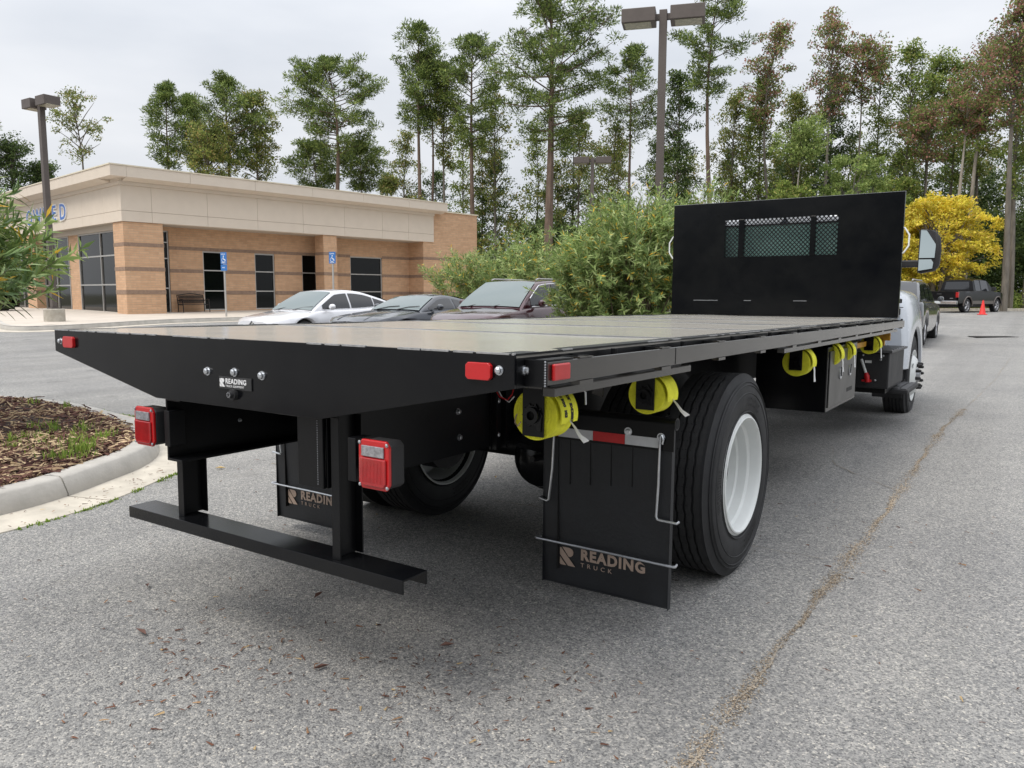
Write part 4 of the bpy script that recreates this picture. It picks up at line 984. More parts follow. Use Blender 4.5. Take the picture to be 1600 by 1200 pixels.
# tail lamps
def tail_lamp(x, y, s):
    t_ = tb(MB().prism([(x-.067, .765), (x-.050, .752), (x+.050, .752), (x+.067, .765), (x+.067, .895), (x+.050, .910), (x-.050, .910), (x-.067, .895)], 'y', y, y+.06), 'tail_lamp', darkgrey, bevel=.004)
    rim = MB().prism([(x-.070, .768), (x-.055, .748), (x+.055, .748), (x+.070, .768), (x+.070, .893), (x+.055, .914), (x-.055, .914), (x-.070, .893)], 'y', y-.014, y-.001).build('lens_rim', redplate, t_, bevel=.004)
    MB().prism([(x-.059, .774), (x-.050, .760), (x+.050, .760), (x+.059, .774), (x+.059, .855), (x-.059, .855)], 'y', y-.022, y-.0145).build('red_lens', redlens, t_, bevel=.004)
    MB().box(x-.050, x+.050, y-.021, y-.0145, .859, .895).build('clear_lens', clearl, t_, bevel=.002)
    rb_ = MB()
    for q in range(15): rb_.box(x-.046+q*.0064, x-.0435+q*.0064, y-.0228, y-.0222, .772, .851)
    rb_.build('lens_rib', redlens, t_)
    for a in (-.062, .062):
        for b in (.761, .903): bolt(x+a, y-.014, b, par=t_, r=.0045, m=zinc, l=.004)
    for o_l in [t_]+[q for q in C.objects if q.parent == t_]: o_l.data.transform(Matrix.Translation((x, 0, .832)) @ Matrix.Diagonal((.91, 1, .93, 1)) @ Matrix.Translation((-x, 0, -.832)))
    tb(MB().box(*sorted((x-s*.067, x-s*.13)), y+.03, y+.06, .80, .87).box(*sorted((x-s*.10, x-s*.135)), y+.01, y+.08, .76, .90), 'lamp_bracket', black2, bevel=.002)
tail_lamp(-.520, -.005, -1); tail_lamp(.718, -.005, 1)

# rear wheels: duals
RW = .4955; WX = 1.235; AY = 2.02
def truck_wheel(x_out, yc, s, name='wheel', w=.27, rim=True, outer=True):
    """x_out: x of the outer tyre face, s: +1/-1 side of the outer face"""
    e0 = .035; pr = [(-.02, .284), (-.006, .31), (.0, .36), (-.001, .42), (-.010, .455), (-.028, .485)]
    ws = [(-.030, .4975)]
    xs = np.linspace(-.034, -(w-.034), 5)
    grooves = [-.075, -.113, -.151, -.189]
    for gx in grooves: ws += [(gx+.0065, RW), (gx+.005, RW-.013), (gx-.005, RW-.013), (gx-.0065, RW)]
    ws += [(-(w-.030), .4975)]
    ib = [(-(w-a), b) for a, b in [(.028, .485), (.010, .455), (.001, .42), (.0, .36), (.006, .31), (.02, .284)]]
    prof = [(s*a, b) for a, b in pr+ws+ib+[(-w+.06, .272), (-.06, .272)]]
    t_ = tb(MB().lathe(prof, (x_out, yc, RW), 'x', 96, closed=True), name, rubber, smooth=True)
    # tread ribs proud of the carcass with zig-zag groove walls
    tr = MB(); N = 150
    edges = [-.032]+[v for gx in grooves for v in (gx+.006, gx-.006)]+[-(w-.032)]
    for a, b in zip(edges[0::2], edges[1::2]):
        V = []
        for k in range(N):
            th_ = 2*math.pi*k/N; z1 = .0022*(1 if k % 4 < 2 else -1)
            za = z1 if a != -.032 else 0; zb = z1 if b != -(w-.032) else 0
            for ax, rr in ((a+za, RW-.010), (a+za, RW+.0012), (b+zb, RW+.0012), (b+zb, RW-.010)): V.append((x_out+s*ax, yc+rr*math.cos(th_), RW+rr*math.sin(th_)))
        tr.add(V, [(k*4+j, ((k+1) % N)*4+j, ((k+1) % N)*4+j+1, k*4+j+1) for k in range(N) for j in range(3)])
    # sipes at shoulder
    tr.build('tread', tread, t_)
    sip = MB()
    for gx in grooves[1:3]:
        for k in range(0, 150, 2):
            th_ = 2*math.pi*k/150; c, sn = math.cos(th_), math.sin(th_)
            for q in (-1, 1):
                ax = gx+q*.011; x = x_out+s*ax; d = .0016
                P = [(x-.004, yc+(RW+.0018)*c-d*sn, RW+(RW+.0018)*sn+d*c), (x+.004, yc+(RW+.0018)*c-d*sn, RW+(RW+.0018)*sn+d*c), (x+.004, yc+(RW+.0018)*c+d*sn, RW+(RW+.0018)*sn-d*c), (x-.004, yc+(RW+.0018)*c+d*sn, RW+(RW+.0018)*sn-d*c)]
                sip.add(P, [(0, 1, 2, 3)])
    sip.build('sipe', groove, t_, recalc=False)['kind'] = 'stuff'
    # sidewall rings
    rg = MB()
    for rr in (.312, .402, .441, .457): rg.lathe([(s*.000, rr-.004), (s*.0045, rr), (s*.000, rr+.004)], (x_out-s*(.010 if rr > .45 else .006 if rr > .43 else .002), yc, RW), 'x', 96)
    rg.build('sidewall_ring', rubber, t_, smooth=True)
    # raised sidewall blocks (moulded marks too worn to read)
    mk = MB()
    for k in list(range(0, 9))+list(range(30, 39))+list(range(60, 69)):
        th_ = 2*math.pi*(k*.92)/90+1.0
        for dth, r0, r1 in ((-.020, .340, .385), (.012, .340, .385)) if k % 3 else ((-.016, .342, .352), (-.016, .372, .382)):
            w_ = .007 if k % 3 else .03
            P = [(x_out+s*.0022, yc+r_*math.cos(th_+dth+q), RW+r_*math.sin(th_+dth+q)) for r_, q in ((r0, 0), (r1, 0), (r1, w_), (r0, w_))]
            mk.add(P, [(0, 1, 2, 3)])
    mk.build('sidewall_mark', groove, t_, recalc=False)['kind'] = 'stuff'
    if rim:
        if outer: rp = [(-.008, .300), (-.002, .290), (.004, .2885), (.006, .281), (.000, .275), (-.018, .271), (-.052, .266), (-.062, .250), (-.105, .247), (-.113, .236), (-.168, .232), (-.190, .222), (-.196, .16), (-.200, .11)]
        else: rp = [(-.008, .300), (.004, .304), (.006, .296), (-.002, .290), (-.022, .286), (-.06, .270), (-.16, .262), (-.20, .262), (-.215, .16), (-.215, .11)]
        rb = tb(MB().lathe([(s*a, b) for a, b in rp], (x_out, yc, RW), 'x', 64), 'rim', white_rim, smooth=True)
        if outer:
            for k in range(10):
                a = 2*math.pi*k/10; MB().lathe([(0, .016), (s*.022, .015), (s*.022, 0)], (x_out-s*.196, yc+.135*math.cos(a), RW+.135*math.sin(a)), 'x', 6).build('lug_nut', steelm, rb)
            MB().lathe([(-s*.02, .105), (s*.05, .10), (s*.09, .085), (s*.09, 0)], (x_out-s*.196, yc, RW), 'x', 24).build('hub', darkgrey, rb, smooth=True)
    return t_
for s in (-1, 1):
    truck_wheel(s*WX, AY, s)
    t_ = truck_wheel(s*(.61), AY, -s, outer=False)
# rear axle
ax = tb(MB().tube([(-1.05, AY, RW), (-.3, AY, RW), (.3, AY, RW), (1.05, AY, RW)], .065, 16), 'rear_axle', black2, smooth=True)
MB().lathe([(-.16, .05), (-.14, .13), (-.08, .185), (0, .205), (.08, .185), (.14, .13), (.16, .05)], (.14, AY, RW-.03), 'y', 32).build('differential', black, ax, smooth=True)
MB().lathe([(-.20, 0), (-.195, .09), (-.16, .15), (-.10, .17)], (.14, AY, RW-.03), 'y', 32).build('differential_cover', black, ax, smooth=True)
for s in (-1, 1):
    MB().lathe([(-.09, .19), (-.09, .205), (.09, .205), (.09, .10)], (s*.70, AY, RW), 'x', 32).build('brake_drum', darkgrey, ax, smooth=True)
    sp_ = tb(MB().tube([(s*.46, 1.15, .72), (s*.46, 1.5, .62), (s*.46, AY, .585), (s*.46, 2.4, .62), (s*.46, 2.75, .72)], .035, 6), 'leaf_spring', black2)
    for k in range(4): MB().tube([(s*.46, 1.3+k*.1, .60-k*.015+.0), (s*.46, AY, .560-k*.018), (s*.46, 2.5-k*.1, .60-k*.015)], .016, 5).build('spring_leaf', black2, sp_)
tb(MB().tube([(.05, AY+.2, RW), (.0, 5, .66), (0, 7.2, .72)], .05, 12), 'driveshaft', black2, smooth=True)
tb(MB().tube([(-.7, 3.0, .62), (-.7, 4.4, .62)], .19, 20), 'air_tank', black2, smooth=True)
tb(MB().box(-.33, .33, 1.06, 1.12, .74, .90).box(-.33, .33, .6, .66, .74, .90).box(-.33, .33, 2.8, 2.86, .74, .92), 'frame_crossmember', black2)
for k, (a, b, c) in enumerate([((.40, 1.2, .72), (.2, 1.6, .62), (.1, 1.75, .60)), ((.38, 1.25, .80), (.3, 1.5, .62), (.55, 1.85, .52)), ((-.38, 1.25, .80), (-.3, 1.5, .64), (-.55, 1.85, .52))]):
    tb(MB().tube([a, b, c], .012, 6), 'air_hose', darkgrey, smooth=True)
tb(MB().tube([(.47, .98, .96), (.50, .97, .93), (.53, .985, .915), (.545, 1.0, .94), (.54, 1.02, .965)], .003, 5), 'loose_wire', redpl)
tb(MB().tube([(.48, .985, .96), (.50, .99, .925), (.53, 1.0, .905), (.55, 1.01, .93)], .003, 5), 'loose_wire', whitecl)

# mud flaps with hangers
def mud_flap(x0, x1, name_lab):
    y = 1.2
    f = MB(); NX, NZ = 12, 20
    f.grid(lambda u, v: (x0+(x1-x0)*u, y+.010*math.sin(u*math.pi)*(1-v)+.02*(1-v)**2, .068+(.835-.068)*v), NX, NZ)
    f.grid(lambda u, v: (x0+(x1-x0)*(1-u), y+.012+.010*math.sin(u*math.pi)*(1-v)+.02*(1-v)**2, .068+(.835-.068)*v), NX, NZ)
    yb = lambda x, z: y+.010*math.sin((x-x0)/(x1-x0)*math.pi)*(1-(z-.068)/.767)+.02*(1-(z-.068)/.767)**2
    f.box(x0, x1, yb(x0, .068)-.0, y+.032, .0665, .069); f.box(x0-.001, x0+.001, y, y+.03, .068, .835); f.box(x1-.001, x1+.001, y+.0, y+.03, .068, .835)
    fl = tb(f, 'mud_flap', flapm)
    cr = MB()
    for k in range(1, 5): xk = x0+.035+(x1-x0-.11)*k/5; cr.box(xk, xk+.003, yb(xk, .60)-.0035, yb(xk, .6)+.003, .525+.01*k, .733)
    cr.box(x0+.075, x0+.0775, y-.0005, y+.02, .14, .74)
    cr.build('moulded_crease', groove, fl)['kind'] = 'stuff'
    emblem(fl, logo, x0+.083, yb(x0+.1, .2)-.0035, .160, .082, -.001)
    text_obj('lettering', 'READING', .066, logo, fl, Matrix.Translation((x0+.186, yb(x0+.3, .2)-.0045, .199)) @ RX, depth=.0008, bold=.0027, spacing=1.16, sx=.985)
    text_obj('lettering', 'TRUCK', .027, logo, fl, Matrix.Translation((x0+.186, yb(x0+.3, .18)-.0045, .165)) @ RX, depth=.0006, spacing=1.9, sx=1.12)
    # top hanger: folded plate with tube
    h = tb(MB().tube([(x0-.16, y+.018, .845), (x1+.012, y+.018, .845)], .026, 16).box(x0-.16, x1+.010, y-.008, y-.002, .735, .845), 'flap_hanger', black2, smooth=True)
    MB().lathe([(0, .019), (.001, .019), (.001, 0)], (x1+.012, y+.018, .845), 'x', 14).build('tube_bore', groove, h)
    return fl, h
flr, hgr = mud_flap(.585, 1.19, 'r')
# reflective conspicuity tape on the right hanger
for a, b, m_ in ((.535, .665, taper), (.665, .835, tapew), (.835, .985, taper), (.985, 1.145, tapew)):
    MB().box(a+.0008, b-.0008, 1.1895, 1.1915, .745-.0, .785).build('reflective_tape', m_, hgr)
MB().box(.535, .6, 1.1895, 1.1915, .745, .785)
for x, z in ((1.0, .800), (1.146, .791)): bolt(x, 1.190, z, par=hgr, r=.013, l=.005)
rod = .0052
tb(MB().tube([(1.150, 1.184, .800), (1.160, 1.180, .785), (1.155, 1.180, .765)], rod, 6).tube([(1.139, 1.180, .792), (1.148, 1.182, .800), (1.146, 1.180, .79), (1.143, 1.183, .60), (1.135, 1.186, .462), (1.141, 1.186, .450), (1.155, 1.186, .448), (1.222, 1.192, .444), (1.222, 1.215, .444)], rod, 8), 'flap_rod', zinc, smooth=True)
tb(MB().tube([(.648, 1.184, .79), (.640, 1.184, .60), (.622, 1.186, .455), (.612, 1.186, .449), (.572, 1.19, .456), (.572, 1.215, .456)], rod, 8), 'flap_rod', zinc, smooth=True)
tb(MB().tube([(.560, 1.225, .266), (.550, 1.195, .268), (.560, 1.186, .268), (.87, 1.188, .266), (1.215, 1.188, .262), (1.222, 1.195, .262), (1.215, 1.225, .262)], rod, 8), 'flap_rod', zinc, smooth=True)
fll, hgl = mud_flap(-1.235, -.63, 'l')
for a, b, m_ in ((-1.19, -1.03, tapew), (-1.03, -.88, taper), (-.88, -.71, tapew), (-.71, -.58, taper)):
    MB().box(a+.0008, b-.0008, 1.1895, 1.1915, .745, .785).build('reflective_tape', m_, hgl)
tb(MB().tube([(-1.20, 1.184, .79), (-1.193, 1.184, .60), (-1.172, 1.186, .455), (-1.18, 1.186, .449), (-1.25, 1.19, .452)], rod, 8), 'flap_rod', zinc, smooth=True)
tb(MB().tube([(-1.26, 1.225, .266), (-1.268, 1.195, .268), (-1.26, 1.186, .268), (-.9, 1.188, .266), (-.61, 1.188, .262)], rod, 8), 'flap_rod', zinc, smooth=True)
tb(MB().box(.40, .62, 1.185, 1.215, .80, .83).box(.435, .45, 1.17, 1.23, .78, .90), 'hanger_arm', black2)

# web winches with rolled yellow straps
def winch(y, x=1.105, flap=True, r=.080, txt=False, zc=.985, turn=0):
    t_ = tb(MB().box(x-.040, x+.038, y, y+.006, .918, 1.081).box(x-.040, x+.038, y+.118, y+.124, .93, 1.081).box(x-.040, x+.038, y+.0065, y+.1175, 1.070, 1.081), 'winch', black2, bevel=.002)
    MB().lathe([(0, .031), (-.007, .031), (-.007, .027), (-.016, .026), (-.016, .014), (-.002, .013)], (x, y, zc), 'y', 20).build('ratchet_hub', black, t_)
    gr_ = MB()
    for k in range(10):
        a = 2*math.pi*k/10; gr_.box(-.004, .004, 0, .001, 0, .001) if 0 else gr_.prism([(x+.029*math.cos(a-.12), zc+.029*math.sin(a-.12)), (x+.039*math.cos(a), zc+.039*math.sin(a)), (x+.029*math.cos(a+.2), zc+.029*math.sin(a+.2))], 'y', y-.005, y-.0005)
    gr_.build('ratchet_tooth', black, t_)
    MB().prism([(x+.012, .942), (x+.030, .935), (x+.034, .99), (x+.012, 1.02)], 'y', y-.006, y-.0005).build('pawl', black, t_, bevel=.001)
    MB().lathe([(0, .0125), (.001, .0125), (.001, 0)], (x, y-.004, zc), 'y', 12).build('bore', groove, t_)
    # rolled strap: spiral
    sp = MB(); V = []; N = 110
    for k in range(N+1):
        a = -2*math.pi*4*k/N-math.pi*.5+.9; rr = .034+(r-.034)*k/N
        for yy in (y+.012, y+.112): V.append((x+rr*math.cos(a), yy, zc+rr*math.sin(a)))
    sp.add(V, [(2*k, 2*k+1, 2*k+3, 2*k+2) for k in range(N)])
    for k in range(4):
        r0 = .036+k*(r-.036)/4; sp.lathe([(0, r0), (-.0014, r0+.005), (0, r0+.010)], (x, y+.012, zc), 'y', 40); sp.lathe([(0, r0), (.0014, r0+.005), (0, r0+.010)], (x, y+.112, zc), 'y', 40)
    sp.lathe([(0, .03), (0, r)], (x, y+.0125, zc), 'y', 40); sp.lathe([(0, .03), (0, r)], (x, y+.1115, zc), 'y', 40); sp.lathe([(0, r), (.099, r)], (x, y+.0125, zc), 'y', 48)
    roll = sp.build('strap_roll', yellow, t_, smooth=True, recalc=False)
    # strap end: comes over the top and hangs on the outer side
    en = MB(); V = []; A = [R(118-q*8.2) for q in range(17)]; ro = r+.010
    for q, a in enumerate(A):
        rr = ro+.002
        for yy in (y+.012+.0*q, y+.112): V.append((x+rr*math.cos(a), yy, zc+rr*math.sin(a)))
        for yy in (y+.112, y+.012): V.append((x+(rr+.004)*math.cos(a), yy, zc+(rr+.004)*math.sin(a)))
    F = [(q*4+j, (q+1)*4+j, (q+1)*4+(j+1) % 4, q*4+(j+1) % 4) for q in range(len(A)-1) for j in range(4)]
    en.add(V, F+[(0, 1, 2, 3), tuple(len(V)-4+j for j in range(4))]); st = en.build('strap_end', yellow, t_, smooth=True)
    if txt:
        for body, y0_, col_ in (('WLL 1500 KG', y+.030, 0), ('DO NOT EXCEED', y+.068, 1)):
            a_list = [R(62-q*5.6) for q in range(len(body))]
            for ch, a in zip(body, a_list):
                if ch == ' ': continue
                rr = ro+.0068
                # letters read down the strap: their up axis is along +y
                pos = Vector((x+rr*math.cos(a), y0_, zc+rr*math.sin(a))); tx = Vector((math.sin(a), 0, -math.cos(a))); ny = Vector((0, 1, 0)); nn = tx.cross(ny)
                M4 = Matrix(((tx.x, ny.x, nn.x, pos.x), (tx.y, ny.y, nn.y, pos.y), (tx.z, ny.z, nn.z, pos.z), (0, 0, 0, 1)))
                text_obj('printed_letter', ch, .018, blackpr, st, M4, depth=.0004, bold=.0012)
    # white label tail
    a = A[-1]; p0 = Vector((x+ro*math.cos(a)*1.0, y+.07, zc+ro*math.sin(a)+.004))
    tl = MB(); pts = [p0, p0+Vector((.022, -.004, -.020)), p0+Vector((.044, -.012, -.042)), p0+Vector((.072, -.020, -.058))]; ws = [.008, .006, .006, .009]
    if turn: pts = [p0, p0+Vector((.006, -.004, -.03)), p0+Vector((.008, -.008, -.06)), p0+Vector((.012, -.010, -.10))]
    V = []
    for q, (p, w) in enumerate(zip(pts, ws)):
        d = Vector((-.35-.12*q, .8-.3*q, -.35)).normalized() if not turn else Vector((.35, .9, 0)).normalized(); V += [p-d*w, p+d*w, p+d*w+Vector((.002, 0, .002)), p-d*w+Vector((.002, 0, .002))]
    tl.add(V, [(q*4+j, (q+1)*4+j, (q+1)*4+(j+1) % 4, q*4+(j+1) % 4) for q in range(3) for j in range(4)]+[(0, 1, 2, 3), (12, 13, 14, 15)])
    tl.build('label_tail', whitecl, t_, smooth=True)
    return t_
winch(.28, txt=True); winch(1.045, x=1.135, zc=.975, r=.075); winch(3.28, x=1.15, turn=1, zc=.965, r=.085); winch(4.15, x=1.15, turn=1, zc=.965, r=.085); winch(4.62, x=1.15, turn=1, zc=.965, r=.08); winch(5.86, x=1.15, turn=1, zc=.965, r=.08)
tb(MB().tube([(1.05, .30, 1.0), (1.035, .29, .975), (1.035, .285, .955), (1.048, .28, .945), (1.06, .28, .96)], .0022, 5), 'wire_loop', logo)
tb(MB().tube([(1.19, .42, 1.07), (1.205, .43, 1.05), (1.207, .43, 1.01)], .003, 5), 'wire_loop', zinc)
tb(MB().prism([(1.00, .99), (1.03, 1.06), (1.05, 1.06), (1.045, .98)], 'y', .86, .868), 'bracket', railm)

# tool box with its two latches
bx = tb(MB().box(.70, 1.195, 3.98, 5.05, .572, 1.03), 'tool_box', black, bevel=.006)
MB().box(1.1955, 1.203, 4.03, 5.0, .60, 1.0).build('box_door', mat('box_door_steel', (.075, .073, .070), .35, .1, var=.15), bx, bevel=.003)
for yy in (4.38, 4.74):
    l = MB().lathe([(0, .045), (.008, .045), (.008, .03), (.004, .028), (.004, 0)], (1.2035, yy, .825), 'x', 20).build('latch', zinc, bx, smooth=True)
    MB().box(1.2085, 1.216, yy-.008, yy+.008, .80, .87).build('latch_handle', darkgrey, l, bevel=.002)
MB().box(1.2035, 1.2045, 4.66, 4.86, .66, .69).build('box_label', blackpr, bx)
# amber marker bracket, exhaust-coloured beam between winches
tb(MB().box(1.06, 1.13, 5.1, 5.86, .955, 1.0), 'amber_beam', amber, bevel=.003)
tb(MB().box(1.05, 1.215, 6.62, 6.66, .98, 1.055).box(1.13, 1.17, 6.6, 6.65, .93, .98), 'amber_bracket', amber, bevel=.004)
# battery box and cab step
bt = tb(MB().box(.95, 1.245, 6.45, 7.45, .52, .868), 'battery_box', darkgrey, bevel=.012)
MB().box(.90, 1.27, 6.42, 7.5, .8685, .892).build('tread_plate', treadgrey, bt, bevel=.004)
for k in range(6): MB().box(.92, 1.26, 6.46+k*.17, 6.50+k*.17, .8925, .900).build('tread_rib', steelm, bt)
for x, z in ((1.01, .84), (1.19, .84), (1.17, .80), (1.13, .60)): bolt(x, 6.45, z, par=bt, r=.008)
MB().box(1.03, 1.09, 6.446, 6.4495, .765, .79).build('warning_label', whitecl, bt)
sh = tb(MB().tube([(1.0, 6.43, .80), (1.03, 6.42, .72), (1.05, 6.41, .67)], .013, 8), 'shutoff_lever', white_rim, smooth=True)
MB().tube([(1.05, 6.41, .67), (1.06, 6.405, .64), (1.07, 6.40, .58)], [.016, .026, .020], 10).build('red_grip', redpl, sh, smooth=True)
MB().box(1.015, 1.10, 6.40, 6.44, .585, .605).build('red_grip', redpl, sh, bevel=.003)
stp = tb(MB().box(1.10, 1.355, 7.0, 7.88, .425, .47), 'cab_step', darkgrey, bevel=.01)
for k in range(3): MB().box(1.13+k*.075, 1.185+k*.075, 7.03, 7.86, .4705, .478).build('tread_rib', treadgrey, stp)
MB().box(.95, 1.15, 7.3, 7.7, .43, .54).build('step_bracket', black2, stp); tb(MB().box(.9, 1.2, 6.6, 7.4, .46, .519), 'battery_tray', black2)
tb(MB().box(.60, .93, 5.6, 7.2, .5, .95), 'fuel_tank', black2, bevel=.03)

# headboard with framed mesh window
hb = bpy.data.objects.new('headboard', None)
hz0, hz1 = H+.003, H+1.265
wx0, wx1, wz0, wz1 = -.605, .60, 1.85, 2.262
m_ = MB(); m_.box(-BW, wx0, 7.03, 7.08, hz0, hz1).box(wx1, BW, 7.03, 7.08, hz0, hz1).box(wx0, wx1, 7.03, 7.08, hz0, wz0).box(wx0, wx1, 7.03, 7.08, wz1, hz1)
V = [(-BW, 7.03), (BW, 7.03)]
hb = tb(m_, 'headboard', black)
bm = bmesh.new(); bm.from_mesh(hb.data); bmesh.ops.remove_doubles(bm, verts=bm.verts, dist=1e-4); bm.to_mesh(hb.data); bm.free()
MB().box(-BW-.001, BW+.001, 7.029, 7.081, hz1+.0005, hz1+.004).build('top_edge', steelm, hb)
for a, b in ((-.447, -.385), (.323, .378)): MB().box(a, b, 7.022, 7.075, wz0-.0, wz1).build('window_post', black, hb, bevel=.003)
ms = MB(); pitch = .045
# expanded metal: diamond strands
def clip(p, q):
    return p, q
for sgn in (-1, 1):
    k = -40
    while k < 60:
        c = wx0+k*pitch  # line x = c + sgn*(z-wz0)*.9
        pts = []
        zs = [wz0, wz1]; xs_ = [c+sgn*(z-wz0)*.95 for z in zs]
        t0, t1 = 0., 1.
        for bound, sg in ((wx0, 1), (wx1, -1)):
            a = (xs_[0]-bound)*sg; b = (xs_[1]-bound)*sg
            if a < 0 and b < 0: t0 = 2
            elif a < 0: t0 = max(t0, a/(a-b))
            elif b < 0: t1 = min(t1, a/(a-b))
        if t0 < t1:
            P = lambda t: (xs_[0]+(xs_[1]-xs_[0])*t, 7.05+.003*sgn, wz0+(wz1-wz0)*t)
            ms.tube([P(t0), P(t1)], .0052, 4, False)
        k += 1
ms.build('mesh_screen', black2, hb)
tb(MB().box(-BW, BW, 7.0, 7.029, H+.002, H+.012), 'headboard_foot', black)
for s in (-1, 1):
    z0, z1 = 1.85, 2.10
    tb(MB().tube([(s*(BW-.005), 7.05, z1), (s*(BW+.01), 7.05, z1), (s*(BW+.055), 7.05, z1-.07), (s*(BW+.055), 7.05, z0+.07), (s*(BW+.01), 7.05, z0), (s*(BW-.005), 7.05, z0)], .0085, 8), 'grab_handle', white_rim, smooth=True)
wv = MB(); 
for a, b in ((-.95, -.66), (-.36, -.28), (.18, .32)): wv.box(a, b, 7.0285, 7.0295, H+.165, H+.172)
wv.build('weld_seam', steelm, hb)

# cab
cb = MB(); V = []; sec = [(7.24, .93), (7.30, 1.0), (7.9, 1.02), (8.35, 1.02), (8.75, 1.0)]
zt = [2.28, 2.34, 2.38, 2.34, 2.20]
for (y, w), z in zip(sec, zt): V += [(w*.95, y, .72), (w, y, .85), (w, y, 1.5), (w*.86, y, z-.10), (w*.78, y, z-.02), (0, y, z+.02)]
F = [(i*6+k, (i+1)*6+k, (i+1)*6+k+1, i*6+k+1) for i in range(4) for k in range(5)]+[tuple(range(6)), tuple(24+k for k in range(6))]
cb.add(V, F); cb.add([(-x, y, z) for x, y, z in V], [tuple(reversed(f)) for f in F])
cab = tb(cb, 'cab', white_cab, smooth=True)
MB().box(-.70, .70, 7.222, 7.236, 1.72, 2.20).build('rear_window', cabglass, cab, bevel=.004)
for a, b in ((-.72, -.70), (.70, .72)): MB().box(a, b, 7.218, 7.239, 1.70, 2.22).build('window_seal', darkgrey, cab)
for a, b in ((1.70, 1.72), (2.20, 2.22)): MB().box(-.70, .70, 7.218, 7.239, a, b).build('window_seal', darkgrey, cab)
for s in (-1, 1):
    MB().add([(s*1.018, 7.7, 1.52), (s*1.018, 8.6, 1.52), (s*.90, 8.55, 2.12), (s*.895, 7.7, 2.2)], [(0, 1, 2, 3)]).build('side_window', sideglass, cab, recalc=False)
    MB().box(*sorted((s*1.02, s*1.026)), 7.62, 7.63, .9, 2.0).build('door_gap', groove, cab); MB().box(*sorted((s*1.02, s*1.05)), 7.75, 7.95, 1.30, 1.34).build('door_handle', darkgrey, cab, bevel=.004)
